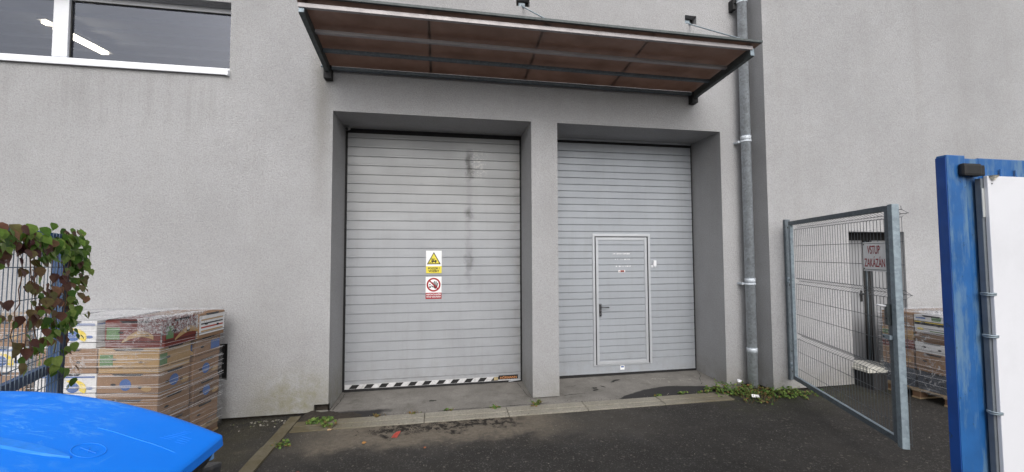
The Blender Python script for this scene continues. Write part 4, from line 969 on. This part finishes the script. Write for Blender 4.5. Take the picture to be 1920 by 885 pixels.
def ringdown(prev, dz, out):
    new = []
    for v_ in prev:
        p = v_.co; s = 1+out/ max(.3, math.hypot(p.x, p.y)); new.append(mb.bm.verts.new((p.x*s, p.y*s, p.z-dz)))
    for k in range(len(prev)): mb.bm.faces.new((prev[k], new[k], new[(k+1) % len(prev)], prev[(k+1) % len(prev)])).smooth = False
    return new
r1 = ringdown(rim, .004, .003); r2 = ringdown(r1, .024, .003); r3 = ringdown(r2, .003, -.008); r4 = ringdown(r3, -.015, -.02)
LD = mb.build('lid', LID, BN)
mb = MB()
def onlid(x, y, h=.002): return Vector((x, y, lz(x)+h))
# raised grip ridge with a pointed end, line, emblem
def ridge(pts, wd, h, mi=0):
    for a, b in zip(pts, pts[1:]):
        A0, B0 = Vector(onlid(*a, 0)), Vector(onlid(*b, 0)); s = Vector((0, 1, 0))
        wa, wb = wd(a[0])/2, wd(b[0])/2
        if abs(a[0]-b[0]) < abs(a[1]-b[1]): s = Vector((1, 0, 0))
        u = Vector((0, 0, h)); mb.face([A0-s*wa, B0-s*wb, B0-s*wb*.7+u, A0-s*wa*.7+u], mi); mb.face([A0-s*wa*.7+u, B0-s*wb*.7+u, B0+s*wb*.7+u, A0+s*wa*.7+u], mi); mb.face([A0+s*wa*.7+u, B0+s*wb*.7+u, B0+s*wb, A0+s*wa], mi)
ridge([(-.6+1.09*i/26, .19) for i in range(27)], lambda x: .042*min(1, max(.05, (.497-x)/.07)), .0045)
mb.build('grip_ridge', LIDL, LD)
mb = MB()
ridge([(.44+.20*i/10, .335+.006*sin(i)*.2) for i in range(11)], lambda x: .0022, .0015); mb.build('embossed_line', LIDL, LD); mb = MB()
def loop(cx, cy, r, n=30):
    pts = [onlid(cx+r*cos(2*pi*i/n), cy+r*sin(2*pi*i/n), .0005) for i in range(n+1)]; mb.tube(pts, .0011, 5, caps=False)
loop(.495, .235, .033); 
for a, b in (((.478, .225), (.490, .246)), ((.490, .246), (.500, .226)), ((.500, .226), (.512, .244)), ((.475, .236), (.515, .231))): mb.tube([onlid(*a, .0005), onlid(*b, .0005)], .0009, 4)
mb.build('embossed_emblem', LIDL, LD); mb = MB()
for k in range(7):
    y0 = .375+k*.011; mb.tube([onlid(.575+.004*k, y0, .0004), onlid(.60+.003*k, y0+.008, .0002)], .0005, 4)
for k in range(4):
    y0 = .378+k*.012; mb.tube([onlid(.612, y0, .0004), onlid(.636, y0+.006, .0002)], .0005, 4)
mb.build('embossed_lettering', LIDL, LD)
mb = MB()
tb, bb = (.66, .475, 1.30), (.53, .37, .28)
mb.hexa([(-bb[0], -bb[1], bb[2]), (bb[0], -bb[1], bb[2]), (bb[0], bb[1], bb[2]), (-bb[0], bb[1], bb[2]), (-tb[0], -tb[1], tb[2]), (tb[0], -tb[1], tb[2]), (tb[0], tb[1], tb[2]), (-tb[0], tb[1], tb[2])], 0, .03)
for q in (-.5, -.25, 0, .25, .5): mb.hexa([(q-.02, -.38, .35), (q+.02, -.38, .35), (q+.02, .38, .35), (q-.02, .38, .35), (q*1.15-.02, -.478, 1.2), (q*1.15+.02, -.478, 1.2), (q*1.15+.02, .478, 1.2), (q*1.15-.02, .478, 1.2)])
mb.hexa([(-.655, -.47, 1.27), (.655, -.47, 1.27), (.655, .47, 1.27), (-.655, .47, 1.27), (-.675, -.49, 1.318), (.675, -.49, 1.318), (.675, .49, 1.318), (-.675, .49, 1.318)], 0, .006)
BD = mb.build('body', BINB, BN)
for s in (-1, 1):
    mb = MB(); mb.hexa([(s*.66, .12, 1.12), (s*.745, .16, 1.12), (s*.745, .40, 1.12), (s*.66, .44, 1.12), (s*.66, .12, 1.25), (s*.725, .16, 1.25), (s*.725, .40, 1.25), (s*.66, .44, 1.25)], 0, .008); mb.tube([(s*.66, .28, 1.2), (s*.78, .28, 1.2)], .022, 14)
    mb.build('lifting_pin', BINB, BN)
for s in (-1, 1):
    mb = MB(); q = sorted((s*.44, s*.645)); mb.hexa([(q[0], .46, 1.10), (q[1], .46, 1.10), (q[1], .56, 1.16), (q[0], .56, 1.16), (q[0], .46, 1.262), (q[1], .46, 1.262), (q[1], .590, 1.225), (q[0], .590, 1.225)], 0, .012); mb.build('hinge_block', BINB, BN)
mb = MB(); mb.tube([(.632, .522, 1.264), (.632, .522, 1.282)], .014, 16); mb.build('lid_hinge_button', simple('pale_blue_plastic', (.20, .42, .75), .5), BN)
mb = MB(); mb.tube([(-.43, .55, 1.20), (.43, .55, 1.20)], .014, 10)
for q in (-.40, 0, .40): mb.tube([(q, .46, 1.18), (q, .55, 1.20)], .012, 8)
mb.build('push_bar', BINB, BN)
for sx in (-1, 1):
    for sy in (-1, 1):
        wh = empty('wheel', (sx*.42, sy*.29, 0)); wh.parent = BN
        mb = MB(); mb.tube([(-.02, 0, .1), (.02, 0, .1)], .1, 24); mb.build('tyre', BLACK, wh)
        mb = MB(); mb.tube([(-.023, 0, .1), (.023, 0, .1)], .05, 16); mb.box(-.034, -.028, -.02, .02, .09, .285); mb.box(.028, .034, -.02, .02, .09, .285); mb.box(-.05, .05, -.05, .05, .272, .284); mb.build('fork', GALV, wh)

# ------------------------------------------------------------------ weeds, litter, loose stones
def gzz(x, y):
    if 5.17 <= y <= 6.1 and -1.5 < x < 4.3: return zs(y, x)
    if 4.91 < y < 5.17 and -1.6 < x < 3.87: return .022
    return gz(x)
def weed(name, cx, cy, rx, ry, n, h, label, seed, dry=.15, leafL=.035, grp=None, grass=0, cat='weed'):
    rr = random.Random(seed); z0 = gzz(cx, cy); o = empty(name, (cx, cy, 0), 0, label, cat, grp); mb = MB(); st = MB()
    for i in range(n):
        a = rr.uniform(0, 2*pi); q = rr.random()**.6; x, y = rx*q*cos(a), ry*q*sin(a); zb = gzz(cx+x, cy+y)
        d = Vector((rr.gauss(0, .5)+x/rx*.4, rr.gauss(0, .5)-.25, rr.uniform(.25, 1))).normalized(); Ls = h*rr.uniform(.4, 1.1)
        p0 = Vector((x, y, zb)); pts = [p0 + d*Ls*t + Vector((0, 0, -Ls*.25*t*t)) for t in (0, .35, .7, 1)]
        for p in pts: p.z = max(p.z, zb+.002)
        st.tube(pts, .0013, 4)
        for t in (.25, .5, .75, 1, 1):
            k = pts[min(3, int(t*3))].lerp(pts[min(3, int(t*3)+1)] if int(t*3) < 3 else pts[3], (t*3) % 1)
            nn = Vector((rr.uniform(-.7, .7), rr.uniform(-.9, .3), 1)); tp = Vector((rr.uniform(-1, 1), rr.uniform(-1, 1), rr.uniform(-.2, .5)))
            L_ = leafL*rr.uniform(.6, 1.3); leaf(mb, k, nn, tp, L_, L_*.75, 1 if rr.random() < dry else 0)
    for i in range(grass):
        x, y = rr.uniform(-rx, rx), rr.uniform(-ry, ry); zb = gzz(cx+x, cy+y); d = Vector((rr.gauss(0, .6), rr.gauss(0, .5)-.2, 1)).normalized(); Lg = h*rr.uniform(.6, 1.5); s = d.cross(Vector((rr.uniform(-1, 1), 1, 0))).normalized()*.0022
        p = Vector((x, y, zb)); q1 = p+d*Lg*.6; q2 = p+d*Lg+Vector((d.x*.4, d.y*.4, -.25))*Lg*.5; q2.z = max(q2.z, zb+.003)
        mb.face([p-s, p+s, q1+s*.8, q1-s*.8], 1 if rr.random() < dry else 0); mb.face([q1-s*.8, q1+s*.8, q2], 1 if rr.random() < dry else 0)
    mb.build('leaves', [WEED, WEEDD], o); st.build('stems', STEM, o); return o
weed('weed_clump', 4.02, 5.17, .28, .14, 74, .19, 'bushy green weeds in the corner right of the loading bays, left of the downpipe', 1, .15)
weed('weed_clump', 4.30, 5.08, .20, .12, 46, .15, 'yellowing weeds with dry stems at the foot of the downpipe', 2, .45, grass=25)
weed('weed_clump', 4.62, 4.97, .18, .11, 52, .18, 'green weeds between the downpipe and the gate post', 3, .08)
weed('weed_clump', 4.93, 4.86, .26, .12, 34, .10, 'low creeping weeds under the hinge of the mesh gate', 4, .2)
weed('weed_clump', 3.70, 5.24, .14, .05, 14, .09, 'low weed growing beside the damp patch on the slab', 5, .2)
weed('grass_tuft', 4.15, 4.86, .22, .12, 8, .13, 'straggly yellow-green grass trailing over the kerb end onto the asphalt', 6, .6, grass=60, cat='grass tuft')
weed('weed_clump', 3.28, 5.20, .05, .03, 6, .07, 'tiny weed in the kerb joint in front of the right door', 7, .1)
weed('weed_clump', 2.95, 5.19, .07, .02, 5, .04, 'tiny low sprout along the kerb at the left tip of the damp patch', 12, .1)
weed('weed_clump', -1.36, 5.13, .14, .06, 30, .06, 'round-leafed green weeds at the foot of the broken wall corner', 8, .05, leafL=.042)
weed('weed_clump', -1.20, 4.98, .10, .04, 7, .05, 'sparse creeping weed on the mossy left end of the kerb', 9, .3)
weed('grass_tuft', 1.24, 5.19, .04, .02, 5, .09, 'dark spiky grass tuft in front of the pillar', 10, .4, grass=26, cat='grass tuft')
weed('grass_tuft', .70, 5.17, .07, .02, 4, .05, 'small green tuft in the kerb joint left of the pillar', 11, .1, grass=16, cat='grass tuft')
weed('grass_tuft', -.30, 5.18, .09, .02, 5, .05, 'faint brownish tuft by the kerb below the left door middle', 13, .6, grass=14, cat='grass tuft')
weed('grass_tuft', .12, 5.20, .05, .02, 2, .04, 'thin grass tuft at the slab edge below the left door', 14, .3, grass=10, cat='grass tuft')
weed('weed_clump', -1.60, 4.62, .07, .06, 9, .06, 'green sprout beside the mossy edging kerb', 15, .3, grass=10)
weed('grass_tuft', -.70, 5.16, .08, .02, 5, .05, 'reddish dry tuft on the kerb right of the dark stain', 16, .8, grass=10, cat='grass tuft')
mb = MB(); rr = random.Random(3); nx_, ny_ = 30, 8   # soil washed into the broken corner
V = []
for i in range(nx_+1):
    row = []
    for j in range(ny_+1):
        u, v_ = i/nx_, j/ny_; x = -1.60+.68*u; y = 5.165+.27*v_*(1-.55*u)+.02*sin(u*17)*(v_); e = min(u, 1-u, v_*1.2, 1-v_)*8; e = max(0, min(1, e))
        row.append(mb.v((x, y, zs(max(5.17, y))+.003+e*(.024+rr.uniform(0, .014))*(1.3-u))))
    V.append(row)
for i in range(nx_):
    for j in range(ny_): mb.bm.faces.new((V[i][j], V[i+1][j], V[i+1][j+1], V[i][j+1])).smooth = True
tag(mb.build('soil', SOIL), kind='structure')
# litter
mb = MB((-.46, 4.64, 0)); mb.face([(-.50, 4.585, .006), (-.44, 4.58, .004), (-.425, 4.64, .012), (-.48, 4.645, .016)]); mb.face([(-.48, 4.645, .016), (-.425, 4.64, .012), (-.41, 4.69, .026), (-.455, 4.695, .020)])
bmesh.ops.solidify(mb.bm, geom=mb.bm.faces[:], thickness=.001)
tag(mb.build('wrapper', simple('red_wrapper', (.62, .12, .09), .45, 0, .1, 30)), 'crumpled red wrapper lying on the asphalt in front of the left door', 'litter')
mb = MB((4.15, 4.93, .03)); mb.face([(4.11, 4.89, .03), (4.20, 4.86, .035), (4.23, 4.91, .045), (4.13, 4.93, .06)]); mb.face([(4.13, 4.93, .06), (4.23, 4.91, .045), (4.20, 4.95, .03), (4.15, 4.96, .04)])
tag(mb.build('paper_scrap', PAPER), 'white scrap of paper among the weeds near the downpipe', 'litter')
mb = MB((4.20, 5.24, .1)); mb.tube([(4.20, 5.24, .125), (4.205, 5.235, .150)], .03, 12, rr=[.022, .03]); tag(mb.build('plastic_cup', WHITE), 'small white cup caught in the weeds against the wall left of the downpipe', 'litter')
for k, (x, y, w_, h_, c, lb) in enumerate(((-.78, 4.50, .045, .03, (.40, .20, .06), 'ochre dead leaf on the asphalt left of the red wrapper'), (-1.25, 4.0, .03, .02, (.45, .10, .07), 'small reddish leaf on the asphalt toward the lower left'), (-.15, 4.28, .03, .02, (.28, .10, .05), 'small brown leaf on the asphalt right of the red wrapper'), (-1.22, 4.90, .06, .025, (.50, .34, .20), 'pale brown leaf against the mossy kerb end'))):
    mb = MB((x, y, 0)); leaf(mb, Vector((x, y, .008)), (.1, -.2, 1), (1, .4, 0), w_, h_*1.4, 0, .2, -.1); tag(mb.build('dead_leaf', simple('dead_leaf_%d' % k, c, .7)), lb, 'leaf')
# loose stones and crumbs
rr = random.Random(5); mb = MB()
def pebble(x, y, r, mi):
    z = gzz(x, y); n = 5; top = mb.v((x+rr.uniform(-.3, .3)*r, y+rr.uniform(-.3, .3)*r, z+r*rr.uniform(.5, .9))); a0 = rr.uniform(0, 6); V_ = []
    for k in range(n):
        a = a0+2*pi*k/n; q = r*rr.uniform(.7, 1.2); V_.append(mb.v((x+q*cos(a), y+q*sin(a), z)))
    for k in range(n): f = mb.bm.faces.new((V_[k], V_[(k+1) % n], top)); f.material_index = mi
for i in range(110): pebble(rr.uniform(-1.2, 1.4), 4.93+rr.gauss(0, .07)-.03, rr.uniform(.002, .006), rr.choice((0, 0, 1, 2)))
for i in range(80): pebble(rr.gauss(-2.0, .2), 5.33-abs(rr.gauss(0, .09)), rr.uniform(.004, .014), rr.choice((0, 1, 1, 2, 3)))
for i in range(220): pebble(rr.uniform(-1.3, 4.2), 5.17+abs(rr.gauss(0, .06)), rr.uniform(.003, .008), rr.choice((0, 0, 1, 2)))
for i in range(160): pebble(rr.gauss(-.3, .28), rr.gauss(4.80, .04), rr.uniform(.003, .010), 0)
for i in range(300): pebble(rr.uniform(-3, 7), rr.uniform(1.8, 4.9), rr.uniform(.003, .006), rr.choice((1, 2, 2)))
for i in range(60): pebble(rr.gauss(-1.42, .08), rr.gauss(5.32, .05), rr.uniform(.008, .024), 0)
tag(mb.build('gravel_crumbs', [SOIL, simple('crumb_grey', (.16, .15, .13), .9), simple('crumb_pale', (.30, .28, .24), .9), simple('crumb_moss', (.10, .11, .05), .9)]), 'scattered grit and soil crumbs along kerb and wall', 'gravel', kind='stuff')
